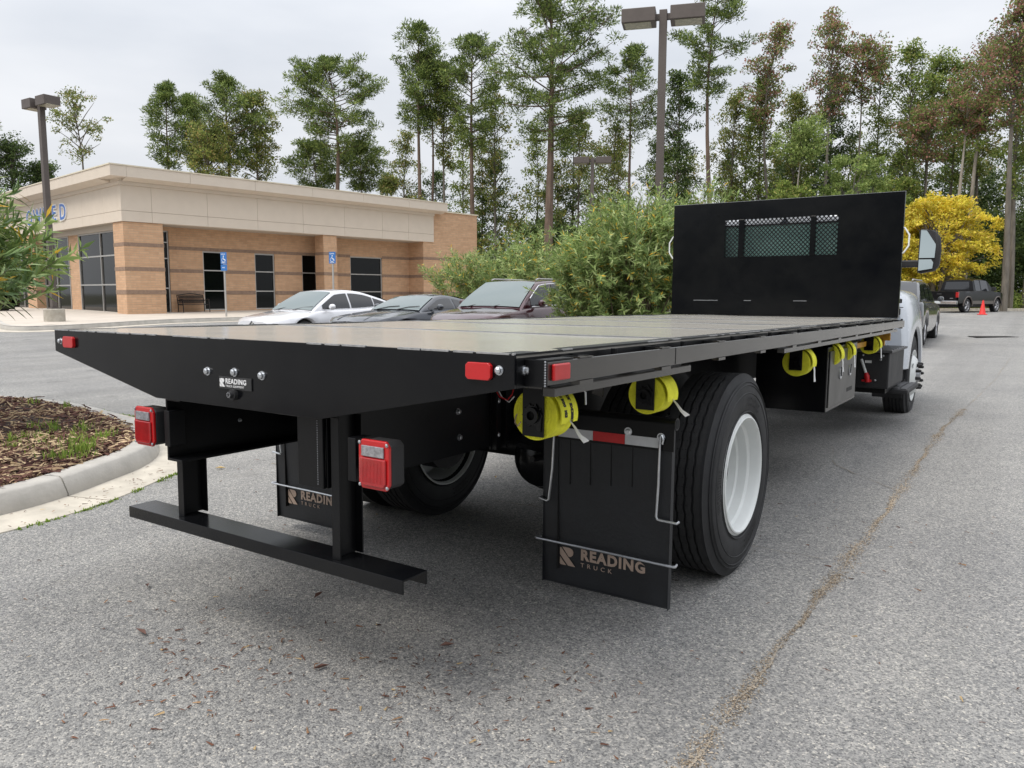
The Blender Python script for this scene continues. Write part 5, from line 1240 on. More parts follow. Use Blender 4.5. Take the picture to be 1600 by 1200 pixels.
# bonnet and flared wings
hd = MB(); V = []
for y, w, z in [(8.76, .92, 1.60), (9.1, .88, 1.57), (9.6, .82, 1.50), (10.0, .78, 1.38), (10.12, .7, .7)]: V += [(w, y, .7), (w, y, z-.18), (w*.9, y, z-.04), (0, y, z)]
F = [(i*4+k, (i+1)*4+k, (i+1)*4+k+1, i*4+k+1) for i in range(4) for k in range(3)]
hd.add(V, F); hd.add([(-x, y, z) for x, y, z in V], [tuple(reversed(f)) for f in F]); tb(hd, 'bonnet', white_cab, smooth=True)
FY = 8.56
for s in (-1, 1):
    f = MB(); V = []; N = 46; ys = [7.86+2.0*i/N for i in range(N+1)]; n = 9
    for y in ys:
        d = (y-FY); ra = .565
        zarch = RW+math.sqrt(max(0, ra*ra-d*d)) if abs(d) < ra else .60
        zarch = max(.60, zarch)
        ztop = 1.50-.10*max(0, (y-8.7)/1.1)**2-.05*max(0, (8.3-y)/.45)**1.6
        wo = 1.235-.20*max(0, (y-9.1)/.8)**2-.10*max(0, (8.02-y)/.2)**2 if True else 1.2
        wi = .84
        row = [(wo-.03, y, zarch), (wo, y, zarch+.015), (wo+.004, y, zarch+(ztop-zarch)*.18), (wo-.015, y, zarch+(ztop-zarch)*.45), (wo-.04, y, zarch+(ztop-zarch)*.72), (wo-.085, y, ztop-.06), (wo-.13, y, ztop-.015), (wo-.22, y, ztop+.005), (wi, y, ztop+.02)]
        V += [(s*a, b, c) for a, b, c in row]
    F = [(i*n+k, (i+1)*n+k, (i+1)*n+k+1, i*n+k+1) for i in range(N) for k in range(n-1)]
    # rear closing panel
    f.add(V, F); f.add([V[k] for k in range(n)]+[(s*.84, 7.86, .60)], [tuple(range(n+1))])
    wing = tb(f, 'front_wing', white_cab, smooth=True)
    lt = MB().box(*sorted((s*1.105, s*1.135)), 7.79, 7.855, 1.345, 1.375).build('bonnet_latch', darkgrey, wing, bevel=.006)
    for z0, z1, x_ in ((1.345, 1.395, 1.115), (1.215, 1.29, 1.105)): MB().box(*sorted((s*(x_-.03), s*(x_+.03))), 7.83, 7.858, z0, z1).build('latch_pad', darkgrey, lt, bevel=.01)
    MB().box(*sorted((s*1.10, s*1.112)), 7.82, 7.858, 1.26, 1.36).build('latch_strap', darkgrey, lt)
    MB().box(*sorted((s*.98, s*1.16)), 7.8585, 7.8592, 1.296, 1.304).build('panel_gap', groove, wing)
    MB().box(*sorted((s*1.14, s*1.17)), 8.05, 8.10, 1.24, 1.27).build('side_marker', amber, wing, bevel=.004)
    # inner wheel housing, dark
    ih = MB(); ih.grid(lambda u, v: (s*(.85+.36*u), FY+.575*math.cos(math.pi*v), RW+.575*math.sin(math.pi*v)), 3, 20); tb(ih, 'wheel_housing', darkgrey, recalc=False)
    tb(MB().box(*sorted((s*.88, s*1.19)), 7.93, 7.945, .28, .66), 'splash_guard', darkgrey)
    # front wheel, steered straight, with convex disc
    tw = truck_wheel(s*1.215, FY, s, rim=False)
    rb = tb(MB().lathe([(s*a, b) for a, b in [(-.02, .300), (.006, .305), (.006, .292), (-.015, .285), (-.04, .272), (-.04, .262), (.0, .235), (.035, .20), (.045, .165), (.045, .0)]], (s*1.215, FY, RW), 'x', 48), 'rim', white_rim, smooth=True)
    for k in range(10):
        a = 2*math.pi*k/10+.15; MB().lathe([(0, .020), (s*.045, .018), (s*.058, .010), (s*.058, 0)], (s*1.26, FY+.14*math.cos(a), RW+.14*math.sin(a)), 'x', 8).build('lug_cap', blackpr, rb, smooth=True)
    MB().lathe([(0, .095), (s*.02, .07), (s*.035, .05), (s*.036, 0)], (s*1.26, FY, RW), 'x', 20).build('hub_cap', steelm, rb, smooth=True)
    for k in range(5):
        a = 2*math.pi*k/5; MB().lathe([(0, .03), (-s*.004, 0)], (s*1.238, FY+.215*math.cos(a), RW+.215*math.sin(a)), 'x', 12).build('vent_hole', groove, rb)
    # mirrors
    yb = 8.42; MX = Vector((s*.06, 0, 0))
    arm = tb(MB().box(*sorted((s*.98, s*1.225)), yb+.02, yb+.10, 1.765, 1.845), 'mirror_arm', darkgrey, bevel=.015)
    hdm = MB(); P = [(1.145, 1.705), (1.18, 1.69), (1.32, 1.72), (1.365, 1.78), (1.375, 1.95), (1.36, 2.10), (1.31, 2.175), (1.165, 2.20), (1.148, 2.18)]
    hdm.prism([(s*a, b) for a, b in P], 'y', yb+.02, yb+.13); mh = tb(hdm, 'mirror_head', darkgrey, bevel=.018, smooth=True); mh.location = Vector(TO)+MX
    MB().add([(s*1.30, yb+.10, 2.20), (s*1.385, yb+.10, 2.10), (s*1.392, yb+.10, 1.90), (s*1.385, yb+.22, 1.90), (s*1.375, yb+.22, 2.10), (s*1.29, yb+.22, 2.20)], [(0, 1, 4, 5), (1, 2, 3, 4)]).build('mirror_cap', white_cab, mh, recalc=False)
    for nm_, z_, P in (('mirror_glass', 2.02, [(1.158, 1.865), (1.315, 1.865), (1.322, 2.0), (1.305, 2.15), (1.27, 2.175), (1.165, 2.185)]), ('convex_glass', 1.79, [(1.158, 1.72), (1.30, 1.745), (1.31, 1.85), (1.158, 1.85)])):
        mg = MB().prism([(s*(a-1.235), b-z_) for a, b in P], 'y', -.004, .004).build(nm_, mirrorm, mh); mg.location = (s*1.235, yb+.004, z_); mg.rotation_euler = (R(-5), 0, R(s*8))
        MB().prism([(s*(1.235+(a-1.235)*1.03), z_+(b-z_)*1.03) for a, b in P], 'y', yb+.012, yb+.0195).build('glass_surround', darkgrey, mh)
tb(MB().box(-1.1, 1.1, 10.15, 10.3, .45, .75), 'front_bumper', chrome, bevel=.03)

# ------------------------------------------------------------------ shrubs and trees
def leaf_quads(P, D, Nrm, L, Wd):
    """pointed leaves: base P, direction D, normal Nrm, arrays; returns V,F(tri)"""
    n = len(P); Sd = np.cross(D, Nrm); Sd /= (np.linalg.norm(Sd, axis=1, keepdims=True)+1e-9)
    L = L[:, None]; Wd = Wd[:, None]
    m1 = P+D*L*.38+Nrm*L*.03; V = np.stack([P, m1-Sd*Wd, P+D*L-Nrm*L*.05, m1+Sd*Wd], 1).reshape(-1, 3)
    b = np.arange(n)[:, None]*4; return V, np.concatenate([b+np.array([0, 1, 2]), b+np.array([0, 2, 3])])
def norm(a): return a/(np.linalg.norm(a, axis=1, keepdims=True)+1e-9)
def oleander(name, label, base, z0, rad, h, nst, seed, leafL=.13, tip=None, whorl=12, lean=(0, 0), m=OLE, individual=0, low=.25):
    r = np.random.default_rng(seed); t = thing(name, label, 'shrub', (base[0], base[1], z0)); st = MB()
    PL, DL, UL = [], [], []
    for i in range(nst):
        a = r.uniform(0, 2*np.pi); q = r.uniform(.05, 1)**.6; hh = h*r.uniform(.62, 1.02)*(1-.28*q**3); b0 = np.array([math.cos(a), math.sin(a), 0])*rad*.22*q
        end = np.array([math.cos(a)*rad*q+lean[0]*hh, math.sin(a)*rad*q+lean[1]*hh, hh])
        mid = b0*.4+end*.5+np.array([0, 0, hh*.12]); pts = [b0*(1-k)**2+2*k*(1-k)*mid+end*k*k for k in np.linspace(0, 1, 7)]
        if i % 2 == 0: st.tube(pts, [.012, .011, .010, .009, .007, .005, .003], 4, False)
        # side shoots
        shoots = [(pts[4], end-pts[4]+0*end, .0, 1.0)]
        for _ in range(r.integers(3, 6)):
            k = r.uniform(low, .9); p = b0*(1-k)**2+2*k*(1-k)*mid+end*k*k; d = norm((np.array([r.normal(), r.normal(), r.uniform(.1, 1.1)])+.6*np.array([math.cos(a), math.sin(a), 0]))[None])[0]; shoots.append((p, d*r.uniform(.3, .6), 0, 1))
        for p, d, _, _ in shoots:
            for w in range(whorl):
                f = (w+.5)/whorl; c = p+d*f; dn = d/(np.linalg.norm(d)+1e-9); ph = r.uniform(0, 6.28)
                u = np.cross(dn, [.3, .5, .8]); u /= np.linalg.norm(u); v = np.cross(dn, u)
                for j in range(3):
                    an = ph+j*2.09+r.normal(0, .25); o = u*math.cos(an)+v*math.sin(an); op = r.uniform(.45, 1.15); dd = o*math.sin(op)+dn*math.cos(op)+np.array([0, 0, -.12])
                    PL.append(c); DL.append(dd); UL.append(dn-.2*o)
    P = np.array(PL); D = norm(np.array(DL)); U = norm(np.array(UL)); n = len(P); L = leafL*r.uniform(.6, 1.15, n); Wd = L*.095*r.uniform(.85, 1.3, n)
    st.build('stem', stemm, t, recalc=False)
    if individual:
        # the leaves that show largest are objects of their own
        wp = P+np.array([base[0], base[1], z0]); dep = (wp[:, 0]-CP[0])*FH[0]+(wp[:, 1]-CP[1])*FH[1]; lat = (wp[:, 0]-CP[0])*RH[0]+(wp[:, 1]-CP[1])*RH[1]
        vis = (lat/dep > -.66) & (dep > 0); idx = np.where(vis)[0]; idx = idx[np.argsort(dep[idx])][:individual]; keep = np.ones(n, bool); keep[idx] = False
        me_cache = []
        lm2 = [mat('oleander_leaf_green', (.17, .27, .085), .42, var=.3, vscale=30), mat('oleander_leaf_deep', (.11, .185, .06), .42, var=.3, vscale=30), mat('oleander_leaf_fresh', (.33, .43, .17), .42, var=.2, vscale=30), mat('oleander_leaf_yellow', (.60, .36, .04), .45, var=.2, vscale=30)]
        for lmn in lm2:
            b = MB(); b.add([(0, 0, 0), (-.075, .38, .015), (-.05, .72, .0), (0, 1, -.06), (.05, .72, 0), (.075, .38, .015), (0, .38, -.012), (0, .72, -.03)], [(0, 6, 1), (1, 6, 7, 2), (2, 7, 3), (0, 5, 6), (5, 4, 7, 6), (4, 3, 7)])
            me_cache.append(b.build('leaf', lmn, t, recalc=False))
        for q in me_cache: q.scale = (.0001,)*3; 
        meshes = [q.data for q in me_cache]
        for q in me_cache: bpy.data.objects.remove(q)
        for i in idx:
            y_ = Vector(D[i]); z_ = Vector(U[i]); x_ = y_.cross(z_).normalized(); z_ = x_.cross(y_).normalized()
            k = 3 if r.random() < .04 else r.choice([0, 0, 1, 2]); s_ = L[i]
            M4 = Matrix(((x_.x*s_, y_.x*s_, z_.x*s_, P[i][0]), (x_.y*s_, y_.y*s_, z_.y*s_, P[i][1]), (x_.z*s_, y_.z*s_, z_.z*s_, P[i][2]), (0, 0, 0, 1)))
            inst('leaf', meshes[k], t, M4)
        P, D, U, L, Wd = P[keep], D[keep], U[keep], L[keep], Wd[keep]
    V, F = leaf_quads(P, D, U, L, Wd); f = fastmesh('foliage', V, F, m, t); f['kind'] = 'stuff'
    return t
oleander('oleander_shrub', 'tall light green oleander beside the headboard, screening the maroon crossover', (-4.25, 12.2), 0, 1.3, 3.6, 200, 3, .15)
oleander('oleander_shrub', 'lower left side of the big oleander, overlapping the crossover tail', (-5.1, 12.2), 0, .85, 2.75, 60, 4, .15)
oleander('oleander_shrub', 'oleander right behind the headboard edge, filling in beside the tall one', (-3.2, 13.0), 0, 1.1, 3.7, 85, 5, .15)
oleander('oleander_shrub', 'mid green oleander behind the crossover, right one of the far pair', (-10.6, 19.2), .1, 2.1, 3.6, 110, 6, .17, whorl=9)
oleander('oleander_shrub', 'yellow-flecked oleander at the brick wing corner, left one of the far pair', (-13.6, 19.6), .12, 1.7, 3.0, 80, 7, .17, whorl=9, m=OLE)
oleander('oleander_shrub', 'large-leaved foreground oleander reaching in from the left edge with one red flower', (-6.15, .66), .34, 1.7, 2.38, 92, 8, .185, whorl=10, individual=290, low=.55)
fl_ = thing('oleander_flower', 'red oleander blossom low on the foreground shrub at left', 'flower', (-5.02, 1.18, 1.31))
for k in range(5):
    a = k*1.257; MB().add([(0, 0, 0), (.045*math.cos(a-.4), .045*math.sin(a-.4)*.6, .02), (.06*math.cos(a), .06*math.sin(a)*.6, .012), (.045*math.cos(a+.4), .045*math.sin(a+.4)*.6, .02)], [(0, 1, 2, 3)]).build('petal', mat('petal_%s' % 'abcde'[k], (.60, .035, .04), .6), fl_, recalc=False)

def clump_leaves(cs, rs, nper, size, r, flat=.6, droop=0., spiky=False):
    """cs centres, rs radii"""
    n = len(cs)*nper; c = np.repeat(cs, nper, 0); rr = np.repeat(rs, nper)[:, None]
    d = norm(r.normal(size=(n, 3))); q = r.random((n, 1))**(1/2.4); off = d*q*rr; off[:, 2] *= flat
    P = c+off
    if spiky: D = norm(off/rr+np.array([0, 0, .35])+.45*r.normal(size=(n, 3)))
    else: D = norm(r.normal(size=(n, 3))+np.array([0, 0, droop]))
    U = norm(r.normal(size=(n, 3))+np.array([0, 0, .8])); L = size*r.uniform(.6, 1.3, n)
    return P, D, U, L
def tree(name, label, base, h, kind, cr_, cb, lm_, bark, tr, seed, lean=(0, 0), dens=1., group='trees of the wood around the lot', nb=None, dead=0, gap=0.):
    r = np.random.default_rng(seed); x, y = base; z0 = g(x, y)+.05; t = thing(name, label, 'tree', (x, y, z0), 0, group)
    tk = MB(); top = np.array([lean[0]*h, lean[1]*h, h]); bend = np.array([r.normal(0, .03)*h, r.normal(0, .03)*h, 0])
    def axis(f): return top*f+bend*4*f*(1-f)*f
    K = 9; tk.tube([axis(k/K*.97)-np.array([0, 0, .3 if k == 0 else 0]) for k in range(K+1)], [tr*(1-.86*(k/K)**1.1) for k in range(K+1)], 8)
    tk.build('trunk', bark, t, smooth=True, recalc=False)
    br = MB(); cs, rs = [], []
    if kind == 'pine':
        nb = nb or int(38*dens); 
        for i in range(nb):
            f = cb+(1-cb)*((i+r.uniform(-.4, .4))/nb); f = min(.985, max(cb*.97, f)); u = (f-cb)/(1-cb); prof = (math.sin(math.pi*min(1, (u*.86+.16)))**.7)*(1 if u > .3 else .55+1.5*u) if u < .97 else .22
            ln = cr_*max(.2, prof)*r.uniform(.65, 1.15); a = i*2.399+r.normal(0, .5); el = .05+.75*u+r.normal(0, .12)
            p0 = axis(f); dv = np.array([math.cos(a)*math.cos(el), math.sin(a)*math.cos(el), math.sin(el)]); pts = [p0+dv*ln*k+np.array([0, 0, .14*ln*k*k-.05*ln*k]) for k in (0, .33, .66, 1)]
            br.tube(pts, [tr*.22*(1-u*.5), tr*.15*(1-u*.5), tr*.09, .015], 4, False)
            for k in range(max(2, int(ln*1.7))):
                q = .38+.62*(k+1)/max(2, int(ln*1.7)); p = p0+dv*ln*q+np.array([0, 0, .14*ln*q*q-.05*ln*q]); side = np.array([-dv[1], dv[0], 0])*r.normal(0, .28)*ln*.6
                if r.random() < gap: continue
                cs.append(p+side+np.array([0, 0, r.normal(0, .12)])); rs.append(r.uniform(.40, .78)*(1-.25*u))
                if r.random() < .6: br.tube([p-dv*ln*.12, p+side], [.025, .012], 3, False)
        cs.append(axis(.985)); rs.append(.5)
        cs, rs = np.array(cs), np.array(rs); P, D, U, L = clump_leaves(cs, rs, 125, .24, r, .55, spiky=True); V, F = leaf_quads(P, D, U, L, L*.13)
    else:
        nb = nb or int(46*dens)
        for i in range(nb):
            f = cb+(1-cb)*((i+r.uniform(-.5, .5))/nb); f = min(.97, max(cb*.95, f)); u = (f-cb)/(1-cb)
            prof = math.sin(math.pi*(.14+.80*u))**.8; ln = cr_*prof*r.uniform(.6, 1.25); a = i*2.399+r.normal(0, .6); el = .55+.45*u+r.normal(0, .15)
            p0 = axis(f); dv = np.array([math.cos(a)*math.cos(el), math.sin(a)*math.cos(el), math.sin(el)])
            br.tube([p0, p0+dv*ln*.5+np.array([0, 0, .03*ln]), p0+dv*ln], [tr*.26*(1-u*.6)+.01, tr*.13+.008, .012], 4, False)
            if dead and u > 1-dead: 
                for _ in range(3):
                    q = r.uniform(.3, .9); e2 = norm((dv+r.normal(0, .5, 3))[None])[0]; br.tube([p0+dv*ln*q, p0+dv*ln*q+e2*ln*.4], [.02, .006], 3, False)
                continue
            m_ = max(2, int(ln*1.5))
            for k in range(m_):
                q = .3+.75*(k+r.random())/m_; p = p0+dv*ln*q+r.normal(0, .22, 3)*min(1.4, ln)
                if r.random() < gap: continue
                cs.append(p); rs.append(r.uniform(.34, .74))
        cs.append(axis(.99)); rs.append(.5)
        cs, rs = np.array(cs), np.array(rs); P, D, U, L = clump_leaves(cs, rs, int(72*dens**.3), .165, r, .66, -.15); V, F = leaf_quads(P, D, U, L, L*.30)
    br.build('limb', bark, t, recalc=False)
    f = fastmesh('crown', V, F, lm_, t)
    return t
TREES = [
    ('dark rounded tree low at the far left above the roof', (-64.57, 28.06), 12.1, 'dec', 1.92, 0.73, LEAFD, bark_d, 0.14, dict()),
    ('small dark treetop peeping over the roof left of the light pole', (-64.55, 30.49), 10.9, 'dec', 1.06, 0.82, LEAFD, bark_d, 0.10, dict()),
    ('sparse open-branched tree directly behind the left light pole', (-60.52, 30.78), 15.5, 'dec', 2.69, 0.71, LEAFO, bark_d, 0.16, dict(dens=.6,gap=.35)),
    ('narrow pine, leftmost of the pines over the fascia', (-50.66, 32.57), 15.7, 'pine', 1.48, 0.64, PINE, bark_p, 0.16, dict()),
    ('slim pine squeezed between two larger ones over the fascia', (-51.14, 34.66), 15.3, 'pine', 1.09, 0.71, PINE, bark_p, 0.12, dict(gap=.2)),
    ('broad full pine over the fascia with brownish trees at its right', (-47.33, 34.80), 16.3, 'pine', 2.39, 0.62, PINE, bark_p, 0.22, dict()),
    ('olive brown broadleaf tree at the right side of the broad pine', (-47.22, 37.28), 15.3, 'dec', 2.10, 0.60, LEAFO, bark_d, 0.16, dict(dens=1.3)),
    ('low olive tree below the broad pine, just above the roof', (-47.27, 33.64), 11.9, 'dec', 2.59, 0.68, LEAFO, bark_d, 0.14, dict(dens=1.2)),
    ('solitary umbrella-topped pine standing apart against the sky', (-39.50, 37.64), 16.6, 'pine', 3.47, 0.64, PINE, bark_p, 0.24, dict(dens=1.25)),
    ('short pine low at the left foot of the solitary pine', (-43.56, 39.74), 11.8, 'pine', 2.10, 0.73, PINE, bark_p, 0.14, dict()),
    ('short pine low at the right foot of the solitary pine', (-40.59, 41.73), 11.8, 'pine', 1.86, 0.73, PINE, bark_p, 0.14, dict()),
    ('tiny distant treetop above the roof, right of the solitary pine', (-42.97, 47.35), 9.9, 'dec', 0.82, 0.95, LEAFO, bark_d, 0.08, dict()),
    ('tall two-tone pine with long bare trunk at the left edge of the wood', (-33.52, 40.45), 19.0, 'pine', 2.00, 0.64, PINE, bark_p, 0.19, dict(gap=.1)),
    ('leaning slim pine close beside the tall bare-trunked one', (-33.70, 41.53), 17.2, 'pine', 1.62, 0.75, PINE, bark_p, 0.14, dict(lean=(-.02,0))),
    ('slender olive tree between the left-edge pine and the dense ones', (-32.72, 42.18), 16.0, 'dec', 1.62, 0.61, LEAFO, bark_d, 0.13, dict(dens=.9,gap=.15)),
    ('dense dark pine left of the giant pine', (-30.52, 42.46), 18.1, 'pine', 2.38, 0.60, PINE, bark_p, 0.22, dict(dens=1.2)),
    ('thin olive tree with twin stems left of the giant pine', (-30.33, 44.99), 14.9, 'dec', 1.88, 0.46, LEAFO, bark_d, 0.14, dict(dens=.8,gap=.25)),
    ('giant pine with thick reddish trunk rising out of the frame', (-23.60, 41.07), 20.5, 'pine', 4.23, 0.48, PINE, bark_p, 0.34, dict(dens=1.55)),
    ('thin olive tree right of the giant pine, behind the far light pole', (-25.87, 49.19), 13.3, 'dec', 1.79, 0.52, LEAFO, bark_d, 0.12, dict(dens=.7,gap=.3)),
    ('pine with flat olive tiers left of the near light pole', (-21.98, 49.39), 17.7, 'pine', 2.31, 0.67, PINE, bark_p, 0.17, dict(gap=.1)),
    ('slim tree with layered leaves below the flat-tiered pine', (-23.74, 50.61), 12.9, 'dec', 1.67, 0.61, LEAFO, bark_d, 0.10, dict(dens=.7,gap=.25)),
    ('dark leafy tree immediately right of the near light pole', (-18.67, 50.40), 15.8, 'dec', 1.93, 0.42, LEAFD, bark_d, 0.16, dict(dens=1.2)),
    ('tall pine with long bare pinkish trunk right of the near light pole', (-15.54, 48.88), 20.8, 'pine', 2.25, 0.66, PINE, bark_p, 0.22, dict(dens=1.1)),
    ('olive tree behind the bare pink trunk', (-16.40, 55.53), 15.2, 'dec', 1.91, 0.46, LEAFO, bark_d, 0.13, dict(dens=1.0,gap=.1)),
    ('green and olive tree left of the rust-topped tree', (-14.59, 55.54), 16.2, 'dec', 1.76, 0.45, LEAFG, bark_d, 0.13, dict(dens=1.1)),
    ('rust-topped tree, leftmost of the tall autumn trees', (-13.25, 55.24), 19.3, 'dec', 1.73, 0.65, LEAFR, bark_d, 0.16, dict(dens=.9)),
    ('olive yellow tree beneath the leftmost rust top', (-13.19, 58.89), 15.4, 'dec', 1.95, 0.46, LEAFO, bark_d, 0.14, dict(dens=1.1)),
    ('pale-trunked young tree with yellow green leaves above the headboard', (-10.22, 50.04), 10.7, 'dec', 1.86, 0.85, LEAFL, bark_w, 0.13, dict(dens=.8)),
    ('tall dark rust tree with lobed top above the middle of the headboard', (-10.46, 57.10), 19.7, 'dec', 2.08, 0.66, LEAFR, bark_d, 0.16, dict(dens=.9)),
    ('dark green tree under the lobed rust top', (-10.86, 60.45), 16.8, 'dec', 2.07, 0.42, LEAFD, bark_d, 0.15, dict(dens=1.3)),
    ('rust and green tree with thin bare stem above the headboard corner', (-8.71, 58.27), 18.0, 'dec', 2.08, 0.78, LEAFR, bark_d, 0.13, dict(dens=.8)),
    ('narrow green tree with sky gap to its left', (-7.77, 60.11), 18.0, 'dec', 1.41, 0.51, LEAFG, bark_d, 0.12, dict(dens=.9,gap=.15)),
    ('feathery green tree over the headboard right edge', (-5.87, 60.18), 18.0, 'dec', 1.96, 0.45, LEAFG, bark_d, 0.14, dict(dens=1.1)),
    ('green tree with rust tufts right of the feathery one', (-4.39, 62.37), 17.5, 'dec', 1.65, 0.60, LEAFG, bark_d, 0.14, dict(dens=1.0)),
    ('low rust-leaved tree directly above the truck mirror', (-4.53, 58.67), 12.8, 'dec', 2.00, 0.75, LEAFR, bark_d, 0.13, dict(dens=.7)),
    ('green tree behind the pale twin trunks', (-3.18, 61.98), 16.8, 'dec', 1.96, 0.51, LEAFG, bark_d, 0.14, dict(dens=1.1)),
    ('pale-trunked rust tree, left one of the twin pale trunks', (-2.25, 55.39), 12.1, 'dec', 2.06, 0.89, LEAFR, bark_w, 0.20, dict(dens=.8,lean=(.03,.01))),
    ('leaning pale-trunked tree with bare top twigs', (-1.57, 55.84), 16.7, 'dec', 2.17, 0.68, LEAFR, bark_w, 0.18, dict(dens=.7,dead=.3,lean=(.05,.03))),
    ('olive tree between the bare twigs and the right-hand rust giant', (-1.19, 63.32), 18.1, 'dec', 1.85, 0.50, LEAFO, bark_d, 0.15, dict(dens=1.1)),
    ('tall rust tree near the right edge with long straight grey trunk', (0.84, 52.64), 17.2, 'dec', 2.28, 0.61, LEAFR, bark_d, 0.20, dict(dens=1.2)),
    ('green tree at the right edge with slanting brown trunk', (1.08, 55.21), 16.0, 'dec', 1.88, 0.45, LEAFG, bark_d, 0.18, dict(dens=1.1)),
    ('rust tree just past the right edge', (2.56, 58.61), 18.2, 'dec', 2.27, 0.52, LEAFR, bark_d, 0.18, dict(dens=1)),
    ('pine past the right edge', (4.81, 60.12), 17.8, 'pine', 2.27, 0.64, PINE, bark_p, 0.20, dict(dens=1)),
    ('green tree past the right edge', (7.87, 64.57), 17.3, 'dec', 2.57, 0.44, LEAFG, bark_d, 0.20, dict(dens=1)),
    ('pine past the left edge', (-65.33, 25.15), 15.5, 'pine', 2.48, 0.70, PINE, bark_p, 0.20, dict(dens=1)),
    ('dark tree past the left edge', (-69.44, 22.39), 14.6, 'dec', 2.97, 0.58, LEAFD, bark_d, 0.20, dict(dens=1)),
]
KIND = dict(pine='pine_tree', dec='broadleaf_tree')
for i, (lab, b_, h, k, cr_, cb_, lm_, bk, tr_, ex) in enumerate(TREES):
    tree(KIND[k], lab, b_, h, k, cr_, cb_, lm_, bk, tr_, 100+i, **ex)
r2w = random.Random(5)
for i in range(28):
    px_ = 640+i*37+r2w.uniform(-14, 14); d_ = r2w.uniform(59, 66); a_ = (px_-800)/1212.4*d_; p_ = CP+FH*d_+RH*a_
    hh = r2w.uniform(10.5, 14.5) if px_ < 1180 else r2w.uniform(12, 17)
    tree('broadleaf_tree', 'slender olive green tree deep in the second row of the wood', (p_[0], p_[1]), hh, 'dec', r2w.uniform(1.5, 2.3), .18, [LEAFO, LEAFD, LEAFG][i % 3], bark_d, .11, 400+i, dens=.95, gap=.1, group='second row of slender trees in the wood')
def wpos(d, a): p = CP+FH*d+RH*a; return (p[0], p[1])
# golden tree and light shrubs in front of the wood
def round_tree(name, label, base, h, rad, cb, lm_, bark, tr, seed, nc, size, nper, cat='tree', group=None, stems=3):
    r = np.random.default_rng(seed); x, y = base; t = thing(name, label, cat, (x, y, g(x, y)+.05), 0, group); cs, rs = [], []; br = MB()
    for k in range(stems):
        a = 6.28*k/stems; br.tube([(.12*math.cos(a), .12*math.sin(a), -.1), (.3*rad*math.cos(a)*.5, .3*rad*math.sin(a)*.5, h*.45), (rad*.5*math.cos(a), rad*.5*math.sin(a), h*.8)], [tr, tr*.7, .03], 6)
    for i in range(nc):
        a, u = r.uniform(0, 6.283), r.uniform(0, 1); z = cb+(1-cb)*u; pr = math.sin(math.pi*(.16+.76*u))**.55*(1+.18*math.sin(3*a+seed)+.12*math.sin(7*a+5*u)); q = r.uniform(.55, 1)*rad*pr
        c = np.array([q*math.cos(a), q*math.sin(a), h*z+r.normal(0, .1)]); cs.append(c); rs.append(r.uniform(.35, .65)*rad/3)
        if i % 5 == 0: br.tube([(0, 0, h*z*.7), tuple(c*.6+np.array([0, 0, h*z*.3])), tuple(c)], [.05, .03, .01], 4, False)
    br.build('trunk', bark, t, recalc=False)
    P, D, U, L = clump_leaves(np.array(cs), np.array(rs), nper, size, r, .55, -.2); D = norm(D+.7*norm(P-np.array([0, 0, h*.45]))); V, F = leaf_quads(P, D, U, L, L*.3); fastmesh('crown', V, F, lm_, t); return t
yx = wpos(48.5, (1456-800)/1212.4*48.5)
round_tree('golden_tree', 'bright golden yellow tree behind the black pickup truck', yx, 6.7, 2.75, .26, LEAFY, bark_d, .14, 21, 330, .16, 100)
for lab, px, d, h, rad, sd in [('rounded light green shrub topping the headboard at its centre', 1318, 50, 9.4, 2.6, 31), ('lower green shrub left of the rounded one above the headboard', 1225, 50, 8.0, 2.2, 32), ('olive green shrub at the right of the rounded one above the headboard', 1385, 52, 8.4, 2.3, 33)]:
    p = wpos(d, (px-800)/1212.4*d); round_tree('understorey_tree', lab, p, h, rad, .15, LEAFG if sd != 31 else LEAFL, bark_d, .1, sd, 220, .17, 75, group='trees of the wood around the lot')
def mass(name, label, bands, m, seed, size=.22, nper=60):
    """bands: (d, a0, a1, zlow, zhigh, n)"""
    r = np.random.default_rng(seed); cs, rs = [], []
    for d, a0, a1, z0, z1, n in bands:
        for _ in range(n):
            a = r.uniform(a0, a1); zz = z1*(.72+.28*math.sin(a*.7+d)*math.sin(a*.23+2)); dd = d+r.uniform(-2, 2); p = wpos(dd, a); cs.append((p[0], p[1], g(*p)+z0+(zz-z0)*r.random()**.8)); rs.append(r.uniform(.5, 1.1))
    P, D, U, L = clump_leaves(np.array(cs), np.array(rs), nper, size, r, .7, -.1); V, F = leaf_quads(P, D, U, L, L*.32); o = fastmesh(name, V, F, m); tag(o, label, kind='stuff')
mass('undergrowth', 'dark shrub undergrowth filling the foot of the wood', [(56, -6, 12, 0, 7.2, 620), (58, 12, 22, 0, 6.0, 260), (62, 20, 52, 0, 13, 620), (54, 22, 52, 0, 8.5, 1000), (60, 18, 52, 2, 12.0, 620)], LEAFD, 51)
mass('undergrowth', 'olive understorey leaves mixed through the wood', [(57, -8, 22, 1, 9.5, 260), (57, 18, 42, 1, 9.0, 240)], LEAFO, 52)
mass('undergrowth', 'low green ground plants along the verge behind the pickup', [(50.5, 26, 50, 0, 1.3, 260)], LEAFG, 53, .16)
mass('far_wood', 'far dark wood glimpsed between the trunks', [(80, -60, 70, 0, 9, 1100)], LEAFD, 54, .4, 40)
mass('far_wood', 'unseen wood round the rest of the lot behind the camera, added to darken reflections', [(-32, -70, 70, 0, 13, 1000), (-35, -70, 70, 3, 15, 500), (-10, 45, 60, 0, 14, 300), (15, 52, 66, 0, 14, 300)], LEAFD, 55, .9, 45)  # out of view, added so black paint and windows reflect dark
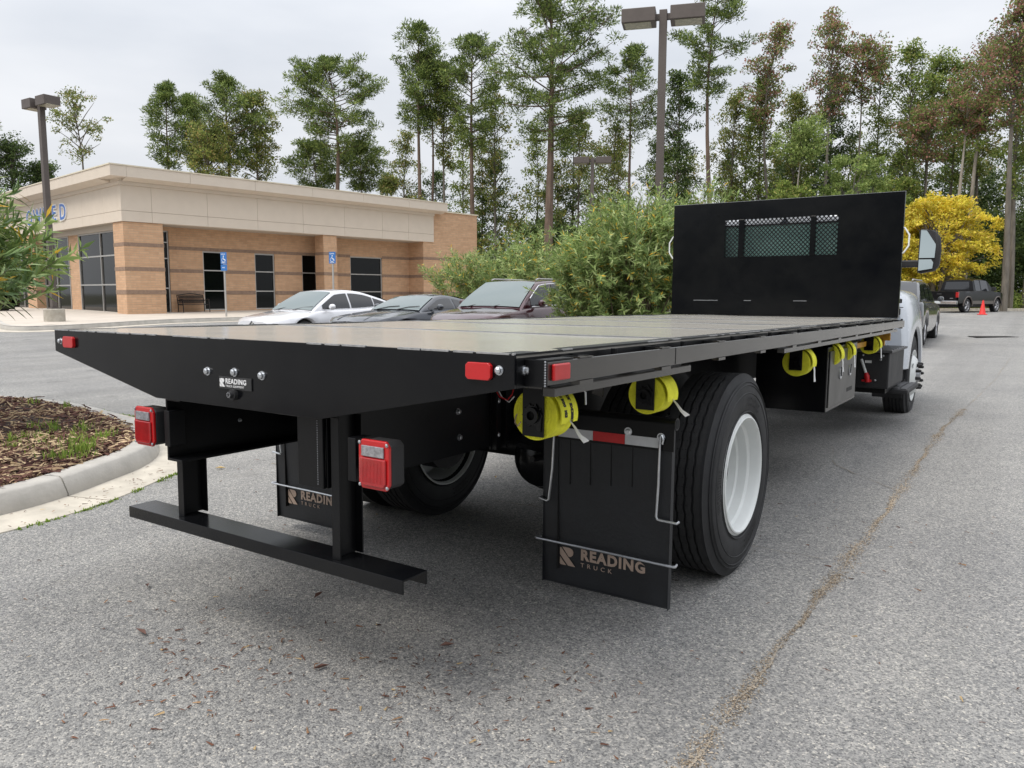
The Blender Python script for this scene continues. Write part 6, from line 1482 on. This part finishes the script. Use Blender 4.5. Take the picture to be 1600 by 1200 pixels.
# bare grey trunks standing in the dark edge of the wood
for lab, px, d, h, lean in [('straight grey trunk standing clear to the right of the golden tree', 1596, 49, 14, .02), ('thinner brown trunk at the right edge beside the straight grey one', 1612, 52, 12, .02), ('short stout trunk under the golden tree crown, left one', 1468, 51, 6, 0), ('thin pale trunk under the golden tree crown, right one', 1489, 51, 6, .01)]:
    p = wpos(d, (px-800)/1212.4*d); t = thing('tree_trunk', lab, 'tree', (p[0], p[1], g(*p)))
    MB().tube([(0, 0, -.2), (lean*h*.4, lean*h*.2, h*.4), (lean*h, lean*h*.5, h)], [.20, .15, .07], 8).build('trunk', bark_d, t, smooth=True, recalc=False)
    b = MB()
    for k in range(7): z = h*(.3+.09*k); a = k*2.4; b.tube([(lean*z, lean*z*.5, z), (lean*z+1.0*math.cos(a), lean*z*.5+1.0*math.sin(a), z+.35)], [.035, .01], 4, False)
    b.build('limb', bark_d, t, recalc=False)
# single leaves and bark bits lying on the asphalt
lfm = [mat('fallen_leaf_tan', (.50, .36, .15), .7), mat('fallen_leaf_brown', (.12, .06, .045), .8)]
for k, (x, y, l, c, lab) in enumerate([(-2.86, 1.98, .09, 0, 'curled tan leaf on asphalt right of the left guard post'), (-.25, .62, .07, 1, 'dark red-brown leaf below the guard bar'), (-.55, -.05, .08, 1, 'brown bark sliver in the left foreground asphalt'),
        (.28, .15, .07, 1, 'brown bark sliver near the bottom centre'), (-1.0, .25, .06, 1, 'small brown twig bit on the left foreground asphalt'), (.55, .55, .06, 1, 'reddish brown leaf scrap right of centre in the foreground'), (-.9, 2.95, .05, 0, 'tiny pale leaf under the deck between the wheels')]):
    b = MB(); b.add([(-l/2, 0, .004), (-l*.1, -l*.16, .012), (l/2, 0, .010), (-l*.1, l*.16, .016), (l*.1, 0, .003)], [(0, 1, 4), (1, 2, 4), (2, 3, 4), (3, 0, 4)])
    o = b.build('fallen_leaf', lfm[c], None, (x, y, .006), recalc=False); o.rotation_euler = (0, 0, k*1.3+.5); tag(o, lab, 'leaf')
